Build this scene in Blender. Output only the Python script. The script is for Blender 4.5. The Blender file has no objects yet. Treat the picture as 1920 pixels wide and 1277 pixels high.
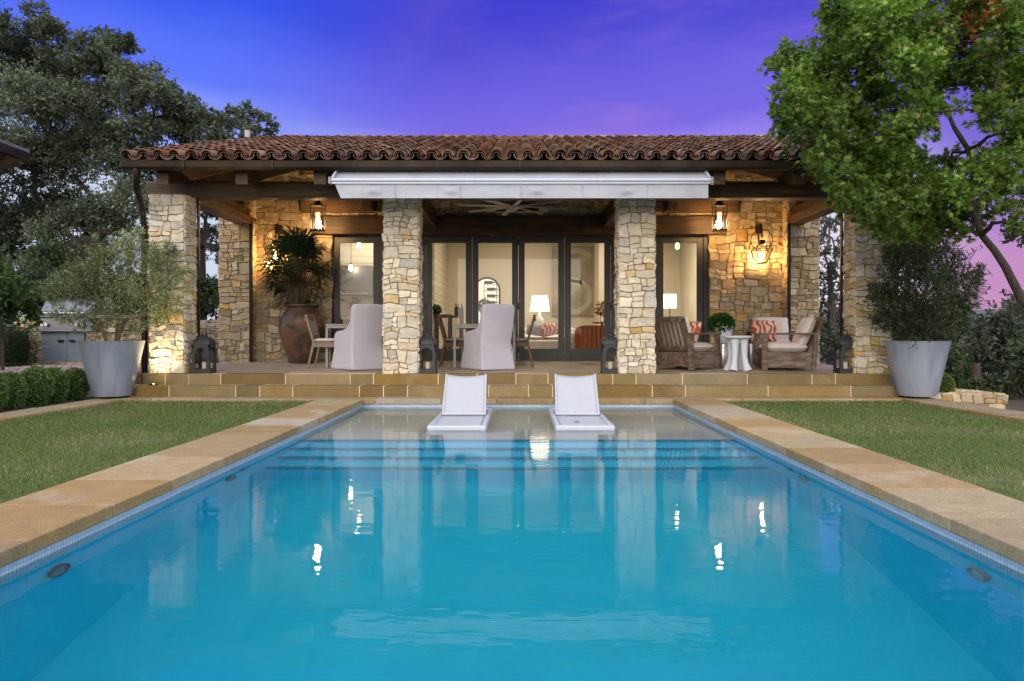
import bpy, math, random
import numpy as np
from mathutils import Vector, Matrix, noise
R = math.radians
PI = math.pi
sc = bpy.context.scene
COL = sc.collection
F, EYE, VX, VY = 1400.0, 0.95, 975.0, 625.0
def PX(px, D): return (px - VX) / F * D
def PZ(py, D): return EYE - (py - VY) / F * D

# ------------------------------------------------------------------ materials
def newmat(name):
    m = bpy.data.materials.new(name); m.use_nodes = True
    nt = m.node_tree; nt.nodes.clear()
    out = nt.nodes.new('ShaderNodeOutputMaterial')
    return m, nt, out
def N(nt, t, **kw):
    n = nt.nodes.new(t)
    for k, v in kw.items():
        if k in n.inputs: n.inputs[k].default_value = v
        else: setattr(n, k, v)
    return n
def L(nt, a, b): nt.links.new(a, b)
def math_n(nt, op, a, b=None, c=None):
    n = nt.nodes.new('ShaderNodeMath'); n.operation = op
    for i, x in enumerate((a, b, c)):
        if x is None: continue
        if hasattr(x, 'is_linked'): nt.links.new(x, n.inputs[i])
        else: n.inputs[i].default_value = x
    return n.outputs[0]
def mixc(nt, fac, a, b, typ='MIX'):
    n = nt.nodes.new('ShaderNodeMix'); n.data_type = 'RGBA'; n.blend_type = typ
    for i, x in ((0, fac), (6, a), (7, b)):
        if hasattr(x, 'is_linked'): nt.links.new(x, n.inputs[i])
        elif isinstance(x, (int, float)): n.inputs[i].default_value = x
        else: n.inputs[i].default_value = (*x[:3], 1)
    return n.outputs[2]

def pbr(name, col, rough=.6, metal=0, var=.25, vs=6, bump=0.0, bs=40, attr=False, stretch=(1, 1, 1), spec=.4,
        stain=None, stain_s=1.5, stain_lo=.5, stain_hi=.7, dist=.01, sheen=0, speck=0):
    m, nt, out = newmat(name)
    p = N(nt, 'ShaderNodeBsdfPrincipled', Roughness=rough, Metallic=metal)
    p.inputs['Specular IOR Level'].default_value = spec
    if sheen: p.inputs['Sheen Weight'].default_value = sheen
    tc = N(nt, 'ShaderNodeTexCoord'); mp = N(nt, 'ShaderNodeMapping'); mp.inputs['Scale'].default_value = stretch
    L(nt, tc.outputs['Object'], mp.inputs[0])
    if attr:
        a = N(nt, 'ShaderNodeAttribute', attribute_name='Col'); base = a.outputs['Color']
        if col is not None: base = mixc(nt, 1.0, base, col, 'MULTIPLY')
    else:
        rgb = N(nt, 'ShaderNodeRGB'); rgb.outputs[0].default_value = (*col, 1); base = rgb.outputs[0]
    n1 = N(nt, 'ShaderNodeTexNoise', Scale=vs, Detail=6, Roughness=.65)
    L(nt, mp.outputs[0], n1.inputs['Vector'])
    if stain:
        n3 = N(nt, 'ShaderNodeTexNoise', Scale=stain_s, Detail=5, Roughness=.6, Distortion=.4)
        L(nt, mp.outputs[0], n3.inputs['Vector'])
        mr = N(nt, 'ShaderNodeMapRange'); mr.inputs['From Min'].default_value = stain_lo; mr.inputs['From Max'].default_value = stain_hi
        L(nt, n3.outputs[0], mr.inputs[0])
        base = mixc(nt, mr.outputs[0], base, stain)
    if var:
        mr = N(nt, 'ShaderNodeMapRange')
        mr.inputs['From Min'].default_value = .25; mr.inputs['From Max'].default_value = .75
        mr.inputs['To Min'].default_value = 1 - var; mr.inputs['To Max'].default_value = 1 + var
        L(nt, n1.outputs[0], mr.inputs[0])
        cc = N(nt, 'ShaderNodeCombineColor')
        for i in range(3): L(nt, mr.outputs[0], cc.inputs[i])
        base = mixc(nt, 1.0, base, cc.outputs[0], 'MULTIPLY')
    if speck:
        n4 = N(nt, 'ShaderNodeTexNoise', Scale=75, Detail=4, Roughness=.7); L(nt, mp.outputs[0], n4.inputs['Vector'])
        mr = N(nt, 'ShaderNodeMapRange'); mr.inputs['From Min'].default_value = .3; mr.inputs['From Max'].default_value = .6
        mr.inputs['To Min'].default_value = 1 - speck; mr.inputs['To Max'].default_value = 1.06
        L(nt, n4.outputs[0], mr.inputs[0]); cc = N(nt, 'ShaderNodeCombineColor')
        for i in range(3): L(nt, mr.outputs[0], cc.inputs[i])
        base = mixc(nt, 1.0, base, cc.outputs[0], 'MULTIPLY')
    L(nt, base, p.inputs['Base Color'])
    if bump:
        n2 = N(nt, 'ShaderNodeTexNoise', Scale=bs, Detail=5, Roughness=.6)
        L(nt, mp.outputs[0], n2.inputs['Vector'])
        b = N(nt, 'ShaderNodeBump', Strength=bump, Distance=dist)
        L(nt, n2.outputs[0], b.inputs['Height']); L(nt, b.outputs[0], p.inputs['Normal'])
    L(nt, p.outputs[0], out.inputs[0])
    return m

def emis(name, col, s):
    m, nt, out = newmat(name)
    e = N(nt, 'ShaderNodeEmission', Strength=s); e.inputs[0].default_value = (*col, 1)
    L(nt, e.outputs[0], out.inputs[0]); return m

def thin_glass(name, tint=(1, 1, 1), ior=1.45, rough=0.0):
    m, nt, out = newmat(name)
    fr = N(nt, 'ShaderNodeFresnel', IOR=ior)
    t = N(nt, 'ShaderNodeBsdfTransparent'); t.inputs[0].default_value = (*tint, 1)
    g = N(nt, 'ShaderNodeBsdfGlossy', Roughness=rough)
    mx = N(nt, 'ShaderNodeMixShader')
    L(nt, fr.outputs[0], mx.inputs[0]); L(nt, t.outputs[0], mx.inputs[1]); L(nt, g.outputs[0], mx.inputs[2])
    L(nt, mx.outputs[0], out.inputs[0]); return m

def leafmat(name, trans=.3, rough=.55, spec=.3):
    m, nt, out = newmat(name)
    a = N(nt, 'ShaderNodeAttribute', attribute_name='Col')
    p = N(nt, 'ShaderNodeBsdfPrincipled', Roughness=rough); p.inputs['Specular IOR Level'].default_value = spec
    L(nt, a.outputs['Color'], p.inputs['Base Color'])
    t = N(nt, 'ShaderNodeBsdfTranslucent')
    tcol = mixc(nt, 1.0, a.outputs['Color'], (1.3, 1.5, .7), 'MULTIPLY'); L(nt, tcol, t.inputs[0])
    mx = N(nt, 'ShaderNodeMixShader'); mx.inputs[0].default_value = trans
    L(nt, p.outputs[0], mx.inputs[1]); L(nt, t.outputs[0], mx.inputs[2]); L(nt, mx.outputs[0], out.inputs[0])
    return m

def shademat(name, col, s):
    """a lamp shade lit from inside: cloth that glows"""
    m, nt, out = newmat(name)
    d = N(nt, 'ShaderNodeBsdfDiffuse'); d.inputs[0].default_value = (.8, .76, .68, 1)
    e = N(nt, 'ShaderNodeEmission', Strength=s); e.inputs[0].default_value = (*col, 1)
    ad = N(nt, 'ShaderNodeAddShader'); L(nt, d.outputs[0], ad.inputs[0]); L(nt, e.outputs[0], ad.inputs[1])
    L(nt, ad.outputs[0], out.inputs[0]); return m

def tilemat(name, c1, c2, grout, sx, rough=.25, axis='wall'):
    m, nt, out = newmat(name)
    p = N(nt, 'ShaderNodeBsdfPrincipled', Roughness=rough)
    g = N(nt, 'ShaderNodeNewGeometry'); sp = N(nt, 'ShaderNodeSeparateXYZ'); L(nt, g.outputs['Position'], sp.inputs[0])
    cb = N(nt, 'ShaderNodeCombineXYZ')
    s = math_n(nt, 'ADD', sp.outputs[0], sp.outputs[1])
    L(nt, s, cb.inputs[0]); L(nt, sp.outputs[2], cb.inputs[1])
    b = N(nt, 'ShaderNodeTexBrick'); b.offset = 0
    b.inputs['Scale'].default_value = sx; b.inputs['Brick Width'].default_value = 1; b.inputs['Row Height'].default_value = 1
    b.inputs['Mortar Size'].default_value = .06
    b.inputs['Color1'].default_value = (*c1, 1); b.inputs['Color2'].default_value = (*c2, 1); b.inputs['Mortar'].default_value = (*grout, 1)
    L(nt, cb.outputs[0], b.inputs['Vector']); L(nt, b.outputs[0], p.inputs['Base Color'])
    L(nt, p.outputs[0], out.inputs[0]); return m

M = {}
M['stone'] = pbr('rough limestone', None, .9, var=.22, vs=9, bump=.9, bs=22, attr=True, spec=.2, dist=.03, stain=(.5, .33, .13), stain_s=3.2, stain_lo=.64, stain_hi=.85)
M['block'] = pbr('cut sandstone', None, .75, speck=.25, var=.16, vs=3.5, bump=.25, bs=60, attr=True, stain=(.32, .25, .15), stain_s=1.1, stain_lo=.58, stain_hi=.8)
M['coping'] = pbr('coping sandstone', None, .7, speck=.4, var=.2, vs=7, bump=.3, bs=70, attr=True, stain=(.44, .385, .32), stain_s=1.5, stain_lo=.54, stain_hi=.76)
M['patio'] = pbr('patio limestone', (.3, .235, .175), .7, var=.18, vs=2, bump=.15, bs=40, stain=(.45, .37, .29), stain_s=.8)
M['tile'] = pbr('terracotta roof tile', None, .85, var=.3, vs=14, bump=.4, bs=50, attr=True, stain=(.07, .055, .045), stain_s=5, stain_lo=.5, stain_hi=.72, spec=.2)
M['timber'] = pbr('dark stained timber', (.038, .02, .009), .55, var=.5, vs=5, bump=.4, bs=18, stretch=(.7, 6, 6), stain=(.11, .062, .022), stain_s=1.5, stain_lo=.45, stain_hi=.7)
M['timber_y'] = pbr('dark stained timber running back', (.034, .018, .01), .55, var=.5, vs=5, bump=.4, bs=18, stretch=(6, .7, 6), stain=(.1, .05, .022), stain_s=1.5, stain_lo=.45, stain_hi=.7)
M['deck'] = pbr('ceiling boards', (.12, .065, .035), .6, var=.4, vs=4, stretch=(1, 8, 8))
M['bronze'] = pbr('dark bronze metal', (.03, .022, .015), .4, .6, var=.5, vs=2.5, stretch=(.6, 1, 1), stain=(.06, .045, .026), stain_s=1.2)
M['black'] = pbr('black iron', (.015, .014, .013), .5, .4, var=.2)
M['door'] = pbr('slate grey door paint', (.04, .045, .047), .45, var=.1, vs=3)
M['glass'] = thin_glass('window glass', (.93, .95, .93))
M['lglass'] = thin_glass('lantern glass', (.97, .95, .9))
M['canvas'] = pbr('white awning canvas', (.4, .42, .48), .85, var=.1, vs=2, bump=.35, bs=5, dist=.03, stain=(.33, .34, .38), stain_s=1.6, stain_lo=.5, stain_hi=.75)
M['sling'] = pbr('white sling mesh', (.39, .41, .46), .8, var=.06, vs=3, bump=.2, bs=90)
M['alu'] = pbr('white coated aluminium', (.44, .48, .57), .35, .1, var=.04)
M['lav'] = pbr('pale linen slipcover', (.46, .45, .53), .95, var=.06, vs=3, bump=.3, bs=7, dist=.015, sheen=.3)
M['cush'] = pbr('cream outdoor cushion', (.68, .61, .57), .95, var=.06, vs=4, bump=.2, bs=9, sheen=.2)
M['cushgrey'] = pbr('grey outdoor cushion', (.27, .24, .25), .95, var=.08, vs=4, bump=.2, bs=9)
M['teak'] = pbr('weathered teak', (.115, .066, .042), .75, var=.5, vs=5, bump=.3, bs=20, stretch=(6, 1, 6), stain=(.19, .155, .135), stain_s=2, stain_lo=.42, stain_hi=.62)
M['teakdark'] = pbr('oiled brown teak', (.085, .043, .022), .6, var=.4, vs=5, bump=.3, bs=20, stretch=(1, 6, 1))
M['greywood'] = pbr('grey washed wood', (.21, .165, .13), .75, var=.3, vs=5, bump=.2, bs=20, stretch=(6, 6, 1))
M['fanblade'] = pbr('pale fan blade', (.55, .5, .42), .5, var=.1)
M['sleeve'] = shademat('glowing candle sleeve', (1.0, .66, .34), 1.6)
M['tablegrey'] = pbr('grey metal table', (.22, .22, .21), .45, .3, var=.1)
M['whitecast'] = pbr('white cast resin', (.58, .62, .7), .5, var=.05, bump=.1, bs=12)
M['steel'] = pbr('brushed steel', (.5, .5, .5), .3, .9, var=.15, vs=20, stretch=(6, 6, .3))
M['steel_hood'] = pbr('stainless hood', (.19, .2, .225), .45, .8, var=.12, vs=12)
M['planter'] = pbr('galvanised grey planter', (.31, .355, .455), .33, .15, var=.07, vs=3, bump=.1, bs=8, stretch=(5, 5, .5), stain=(.25, .29, .385), stain_s=1.0, stain_lo=.45, stain_hi=.6)
M['urn'] = pbr('old terracotta urn', (.14, .066, .036), .5, var=.35, vs=4, bump=.3, bs=14, stain=(.045, .033, .026), stain_s=2.2, stain_lo=.43, stain_hi=.55)
M['soil'] = pbr('dark soil', (.03, .022, .016), .95, var=.5, vs=20, bump=.8, bs=40)
M['graphite'] = pbr('graphite powder coat', (.035, .037, .042), .55, .2, var=.15)
M['wax'] = pbr('white candle wax', (.75, .72, .68), .5, var=.03)
M['cream'] = pbr('cream plaster', (.66, .61, .5), .9, var=.05, vs=2)
M['ceil'] = pbr('white ceiling paint', (.75, .71, .62), .9, var=.03)
M['intfloor'] = pbr('interior oak floor', (.3, .2, .12), .4, var=.2, vs=3, stretch=(1, 6, 1))
M['shiplap'] = pbr('painted shiplap', (.6, .56, .46), .7, var=.05)
M['cabinet'] = pbr('blue grey cabinet boards', (.17, .215, .25), .6, var=.12, vs=4)
M['leather'] = pbr('rust leather', (.33, .085, .025), .4, var=.2, vs=6, bump=.2, bs=30)
M['sofa'] = pbr('white sofa linen', (.7, .68, .62), .9, var=.05)
M['art'] = pbr('abstract grey canvas', (.36, .32, .25), .9, var=.2, vs=2, stain=(.5, .46, .38), stain_s=1.0)
M['paleart'] = pbr('pale painted arcs', (.52, .49, .4), .9, var=.15, vs=5)
M['bottle'] = pbr('dark bottle glass', (.012, .016, .012), .12, var=.1)
M['label_paper'] = pbr('cream paper', (.6, .55, .42), .8, var=.1)
M['terra'] = pbr('terracotta pot', (.42, .17, .09), .8, var=.15)
M['plaster'] = pbr('blue pool plaster', (.03, .66, 1.0), .8, var=.1, vs=1.6)
M['shelf'] = pbr('pale pool shelf', (.52, .53, .5), .8, var=.05, vs=2)
M['mosaic'] = tilemat('waterline mosaic', (.5, .58, .7), (.4, .5, .65), (.2, .25, .36), 40)
M['riser_shade'] = tilemat('painted step riser shade', (.05, .25, .34), (.07, .29, .38), (.05, .22, .3), 40)  # shade of the pool step risers, put into the colour
M['flame'] = emis('gas flame', (1.0, .6, .26), 330)
M['sflame'] = emis('sconce flame', (1.0, .58, .24), 650)
M['bulb'] = emis('pendant bulb', (1.0, .8, .5), 25)
M['disc'] = emis('ceiling downlight', (1.0, .82, .58), 9)
M['shade'] = shademat('lit lamp shade', (1.0, .86, .6), 2.2)
M['uplens'] = emis('uplight lens', (1.0, .72, .3), 30)
M['winelit'] = emis('lit niche back', (1.0, .88, .66), .9)
M['bark'] = pbr('oak bark', (.05, .04, .032), .95, var=.4, vs=6, bump=1, bs=12, stretch=(3, 3, .6), dist=.03)
M['bark2'] = pbr('grey bark', (.085, .065, .05), .95, var=.6, vs=9, bump=1, bs=12, stretch=(3, 3, .6), dist=.03)
M['stem'] = pbr('thin brown stems', (.1, .075, .05), .9, var=.3)
M['leaf'] = leafmat('foliage')
M['palmleaf'] = leafmat('palm foliage', .15, .35, .5)
M['grass'] = leafmat('grass blades', .35)
M['lawnsoil'] = pbr('turf ground', (.085, .1, .035), .95, var=.45, vs=5, bump=.6, bs=60, stain=(.15, .135, .06), stain_s=.9, stain_lo=.5, stain_hi=.75)
M['earth'] = pbr('dry earth', (.06, .055, .035), .95, var=.5, vs=.8, bump=.5, bs=8)
M['hill'] = pbr('wooded hills', (.07, .085, .075), .95, var=.4, vs=.3, bump=.5, bs=.6)
M['gravel'] = pbr('pink gravel', None, .9, var=.2, attr=True)
M['gravelbed'] = pbr('gravel bed', (.33, .25, .23), .95, var=.4, vs=45, bump=1, bs=60)
M['cable'] = pbr('black cable', (.012, .012, .014), .6, var=.1)
M['roofmetal'] = pbr('grey roof sheet', (.16, .155, .17), .5, .3, var=.2)
M['plastic'] = pbr('ivory outlet plastic', (.55, .47, .33), .5, var=.03)
M['vent'] = pbr('faded vent pipe', (.4, .34, .34), .7, var=.1)
M['flowerw'] = leafmat('white petals', .3)

def patternmat():
    m, nt, out = newmat('coral leaf print fabric')
    p = N(nt, 'ShaderNodeBsdfPrincipled', Roughness=.9)
    tc = N(nt, 'ShaderNodeTexCoord')
    w = N(nt, 'ShaderNodeTexWave', Scale=3.2, Distortion=9, Detail=2); w.inputs['Detail Scale'].default_value = 1.6
    L(nt, tc.outputs['Object'], w.inputs[0])
    r = N(nt, 'ShaderNodeValToRGB'); r.color_ramp.elements[0].color = (.42, .07, .035, 1); r.color_ramp.elements[1].color = (.62, .5, .42, 1)
    r.color_ramp.elements[0].position = .5; r.color_ramp.elements[1].position = .62
    L(nt, w.outputs[0], r.inputs[0]); L(nt, r.outputs[0], p.inputs['Base Color']); L(nt, p.outputs[0], out.inputs[0])
    return m
M['coral'] = patternmat()

def watermat():
    m, nt, out = newmat('pool water')
    fr = N(nt, 'ShaderNodeFresnel', IOR=1.28)
    t = N(nt, 'ShaderNodeBsdfRefraction', Roughness=0.0, IOR=1.33); t.inputs[0].default_value = (1, 1, 1, 1)
    g = N(nt, 'ShaderNodeBsdfGlossy', Roughness=.015)
    mx = N(nt, 'ShaderNodeMixShader')
    geo = N(nt, 'ShaderNodeNewGeometry'); mp = N(nt, 'ShaderNodeMapping'); mp.inputs['Scale'].default_value = (1.0, 1.8, 1)
    L(nt, geo.outputs['Position'], mp.inputs[0])
    n1 = N(nt, 'ShaderNodeTexNoise', Scale=3.0, Detail=2); L(nt, mp.outputs[0], n1.inputs['Vector'])
    n2 = N(nt, 'ShaderNodeTexNoise', Scale=14.0, Detail=2); L(nt, mp.outputs[0], n2.inputs['Vector'])
    h = math_n(nt, 'MULTIPLY_ADD', n2.outputs[0], .16, n1.outputs[0])
    b = N(nt, 'ShaderNodeBump', Strength=.1, Distance=.02); L(nt, h, b.inputs['Height'])
    for n in (fr, t, g): L(nt, b.outputs[0], n.inputs['Normal'])
    L(nt, fr.outputs[0], mx.inputs[0]); L(nt, t.outputs[0], mx.inputs[1]); L(nt, g.outputs[0], mx.inputs[2])
    L(nt, mx.outputs[0], out.inputs[0])
    v = N(nt, 'ShaderNodeVolumeAbsorption', Density=.26); v.inputs[0].default_value = (.02, .82, 1, 1)
    sv = N(nt, 'ShaderNodeVolumeScatter', Density=.5, Anisotropy=.1); sv.inputs[0].default_value = (.005, .66, 1, 1)
    av = N(nt, 'ShaderNodeAddShader'); L(nt, v.outputs[0], av.inputs[0]); L(nt, sv.outputs[0], av.inputs[1]); L(nt, av.outputs[0], out.inputs['Volume'])
    return m
M['water'] = watermat()

# ------------------------------------------------------------------ builders
MW = {}
class MB:
    def __init__(s): s.v = []; s.f = []; s.c = []; s.col = (1, 1, 1)
    def add(s, vs, fs, col=None):
        o = len(s.v); s.v += [tuple(v) for v in vs]; s.c += [col or s.col] * len(vs)
        s.f += [tuple(i + o for i in f) for f in fs]
    def box(s, x0, x1, y0, y1, z0, z1, col=None):
        if x0 > x1: x0, x1 = x1, x0
        if y0 > y1: y0, y1 = y1, y0
        if z0 > z1: z0, z1 = z1, z0
        s.add([(x, y, z) for z in (z0, z1) for y in (y0, y1) for x in (x0, x1)],
              [(0, 2, 3, 1), (4, 5, 7, 6), (0, 1, 5, 4), (2, 6, 7, 3), (0, 4, 6, 2), (1, 3, 7, 5)], col)
    def bar(s, p, q, w, h, up=(0, 0, 1), col=None, w2=None, h2=None):
        p, q = Vector(p), Vector(q); d = (q - p).normalized(); up = Vector(up)
        a = d.cross(up)
        if a.length < 1e-4: a = d.cross(Vector((0, 1, 0)))
        a.normalize(); b = a.cross(d).normalized(); w2 = w2 or w; h2 = h2 or h
        vs = []
        for c, ww, hh in ((p, w, h), (q, w2, h2)):
            for (i, j) in ((-1, -1), (1, -1), (1, 1), (-1, 1)): vs.append(c + a * (i * ww / 2) + b * (j * hh / 2))
        s.add(vs, [(0, 1, 2, 3), (7, 6, 5, 4), (0, 4, 5, 1), (1, 5, 6, 2), (2, 6, 7, 3), (3, 7, 4, 0)], col)
    def tube(s, pts, r, seg=8, caps=True, col=None):
        pts = [Vector(p) for p in pts]; n = len(pts)
        rs = r if isinstance(r, (list, tuple)) else [r] * n
        vs = []; fs = []; ref = None
        for i, p in enumerate(pts):
            d = (pts[min(i + 1, n - 1)] - pts[max(i - 1, 0)])
            if d.length < 1e-9: d = Vector((0, 0, 1))
            d.normalize()
            if ref is None:
                ref = d.orthogonal().normalized()
            a = (ref - d * ref.dot(d))
            if a.length < 1e-5: a = d.orthogonal()
            a.normalize(); ref = a; b = d.cross(a)
            for k in range(seg):
                t = 2 * PI * k / seg; vs.append(p + (a * math.cos(t) + b * math.sin(t)) * rs[i])
        for i in range(n - 1):
            for k in range(seg):
                k2 = (k + 1) % seg; fs.append((i * seg + k, i * seg + k2, (i + 1) * seg + k2, (i + 1) * seg + k))
        if caps:
            fs.append(tuple(range(seg - 1, -1, -1))); fs.append(tuple((n - 1) * seg + k for k in range(seg)))
        s.add(vs, fs, col)
    def lathe(s, prof, c=(0, 0, 0), seg=32, caps=True, col=None, sx=1, sy=1):
        vs = []; fs = []; n = len(prof)
        for (r, z) in prof:
            for k in range(seg):
                t = 2 * PI * k / seg; vs.append((c[0] + r * math.cos(t) * sx, c[1] + r * math.sin(t) * sy, c[2] + z))
        for i in range(n - 1):
            for k in range(seg):
                k2 = (k + 1) % seg; fs.append((i * seg + k, i * seg + k2, (i + 1) * seg + k2, (i + 1) * seg + k))
        if caps:
            fs.append(tuple(range(seg - 1, -1, -1))); fs.append(tuple((n - 1) * seg + k for k in range(seg)))
        s.add(vs, fs, col)
    def prism(s, poly, ax, a, b, col=None):
        """poly of (u,v) extruded from a to b along axis ax ('x','y','z')"""
        def P(u, v, w): return {'x': (w, u, v), 'y': (u, w, v), 'z': (u, v, w)}[ax]
        n = len(poly)
        vs = [P(u, v, a) for u, v in poly] + [P(u, v, b) for u, v in poly]
        fs = [tuple(range(n - 1, -1, -1)), tuple(range(n, 2 * n))] + [(i, (i + 1) % n, n + (i + 1) % n, n + i) for i in range(n)]
        s.add(vs, fs, col)
    def pillow(s, c, size, puff=.35, n=8, M3=None, col=None):
        """soft cushion: rounded box; size full extents"""
        vs = []; fs = []; hx, hy, hz = [k / 2 for k in size]
        M3 = M3 or Matrix.Identity(3); c = Vector(c)
        for sgn in (1, -1):
            o = len(vs)
            for i in range(n + 1):
                for j in range(n + 1):
                    a = -1 + 2 * i / n; b = -1 + 2 * j / n
                    e = (1 - abs(a) ** 4) * (1 - abs(b) ** 4)
                    z = sgn * hz * (1 - puff + puff * e) * (e ** .12 if e > 0 else 0) if not (abs(a) == 1 or abs(b) == 1) else 0
                    rr = 1 - .04 * (a * a * b * b)
                    vs.append(c + M3 @ Vector((a * hx * rr, b * hy * rr, z)))
            for i in range(n):
                for j in range(n):
                    q = (o + i * (n + 1) + j, o + (i + 1) * (n + 1) + j, o + (i + 1) * (n + 1) + j + 1, o + i * (n + 1) + j + 1)
                    fs.append(q if sgn > 0 else q[::-1])
        s.add(vs, fs, col)
    def build(s, name, mat, parent=None, world=False, smooth=None, bevel=0, weld=False):
        vs = s.v
        if parent is not None and world:
            inv = MW[parent.name].inverted(); vs = [inv @ Vector(v) for v in vs]
        me = bpy.data.meshes.new(name); me.from_pydata(vs, [], s.f); me.update()
        ca = me.color_attributes.new('Col', 'FLOAT_COLOR', 'POINT')
        arr = np.ones((len(s.v), 4), np.float32); arr[:, :3] = np.array(s.c, np.float32).reshape(-1, 3) if s.c else 1
        ca.data.foreach_set('color', arr.ravel())
        me.materials.append(mat)
        if smooth is not None:
            me.polygons.foreach_set('use_smooth', [True] * len(me.polygons))
            me.set_sharp_from_angle(angle=R(smooth))
        o = bpy.data.objects.new(name, me); COL.objects.link(o)
        if parent is not None: o.parent = parent; MW[o.name] = MW[parent.name]
        else: MW[o.name] = Matrix.Identity(4)
        if bevel:
            b = o.modifiers.new('Bevel', 'BEVEL'); b.width = bevel; b.segments = 2; b.limit_method = 'ANGLE'; b.angle_limit = R(40)
        return o

def tag(o, label=None, cat=None, group=None, kind=None):
    for k, v in (('label', label), ('category', cat), ('group', group), ('kind', kind)):
        if v: o[k] = v
    return o
def thing(name, label, cat, loc=(0, 0, 0), rz=0, group=None):
    o = bpy.data.objects.new(name, None); COL.objects.link(o); o.empty_display_size = .1
    o.location = loc; o.rotation_euler = (0, 0, rz)
    MW[o.name] = Matrix.Translation(loc) @ Matrix.Rotation(rz, 4, 'Z')
    return tag(o, label, cat, group)
def copy_tree(o, parent=None):
    c = o.copy(); COL.objects.link(c)
    if parent is not None: c.parent = parent
    for ch in list(o.children): copy_tree(ch, c)
    return c
def dup(o, loc, rz=0, label=None):
    c = copy_tree(o); c.location = loc; c.rotation_euler = (0, 0, rz); MW[c.name] = Matrix.Translation(loc) @ Matrix.Rotation(rz, 4, 'Z')
    if label: c['label'] = label
    return c

def np_mesh(name, V, Fc, C, mat, parent=None, smooth=False):
    """V (n,3), Fc (m,k) faces of equal size, C (n,3)"""
    me = bpy.data.meshes.new(name)
    if parent is not None:
        inv = np.array(MW[parent.name].inverted()); V = V @ inv[:3, :3].T + inv[:3, 3]
    n = len(V); m, k = Fc.shape
    me.vertices.add(n); me.vertices.foreach_set('co', V.astype(np.float32).ravel())
    me.loops.add(m * k); me.loops.foreach_set('vertex_index', Fc.astype(np.int32).ravel())
    me.polygons.add(m); me.polygons.foreach_set('loop_start', np.arange(0, m * k, k, dtype=np.int32))
    try: me.polygons.foreach_set('loop_total', np.full(m, k, dtype=np.int32))
    except Exception: pass
    ca = me.color_attributes.new('Col', 'FLOAT_COLOR', 'POINT')
    a = np.ones((n, 4), np.float32); a[:, :3] = C; ca.data.foreach_set('color', a.ravel())
    me.materials.append(mat); me.update(calc_edges=True); me.validate()
    if smooth: me.polygons.foreach_set('use_smooth', np.ones(m, bool))
    o = bpy.data.objects.new(name, me); COL.objects.link(o)
    if parent is not None: o.parent = parent; MW[o.name] = MW[parent.name]
    else: MW[o.name] = Matrix.Identity(4)
    return o

# ------------------------------------------------------------------ stone facing
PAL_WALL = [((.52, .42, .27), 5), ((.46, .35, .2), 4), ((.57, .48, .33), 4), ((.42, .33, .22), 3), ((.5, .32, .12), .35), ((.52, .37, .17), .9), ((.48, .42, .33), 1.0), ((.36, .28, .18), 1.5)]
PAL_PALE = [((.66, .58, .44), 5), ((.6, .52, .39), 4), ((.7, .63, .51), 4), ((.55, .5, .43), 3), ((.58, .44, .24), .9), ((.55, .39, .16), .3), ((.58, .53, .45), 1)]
PAL_GREY = [((.36, .31, .25), 4), ((.3, .26, .21), 3), ((.42, .37, .3), 3), ((.4, .3, .18), 1)]
def pick(rng, pal):
    t = rng.random() * sum(w for _, w in pal)
    for c, w in pal:
        t -= w
        if t <= 0: break
    k = rng.uniform(.86, 1.12); d = rng.uniform(-.02, .02)
    return (max(0, c[0] * k + d), c[1] * k, max(.01, c[2] * k - d * .6))
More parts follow.
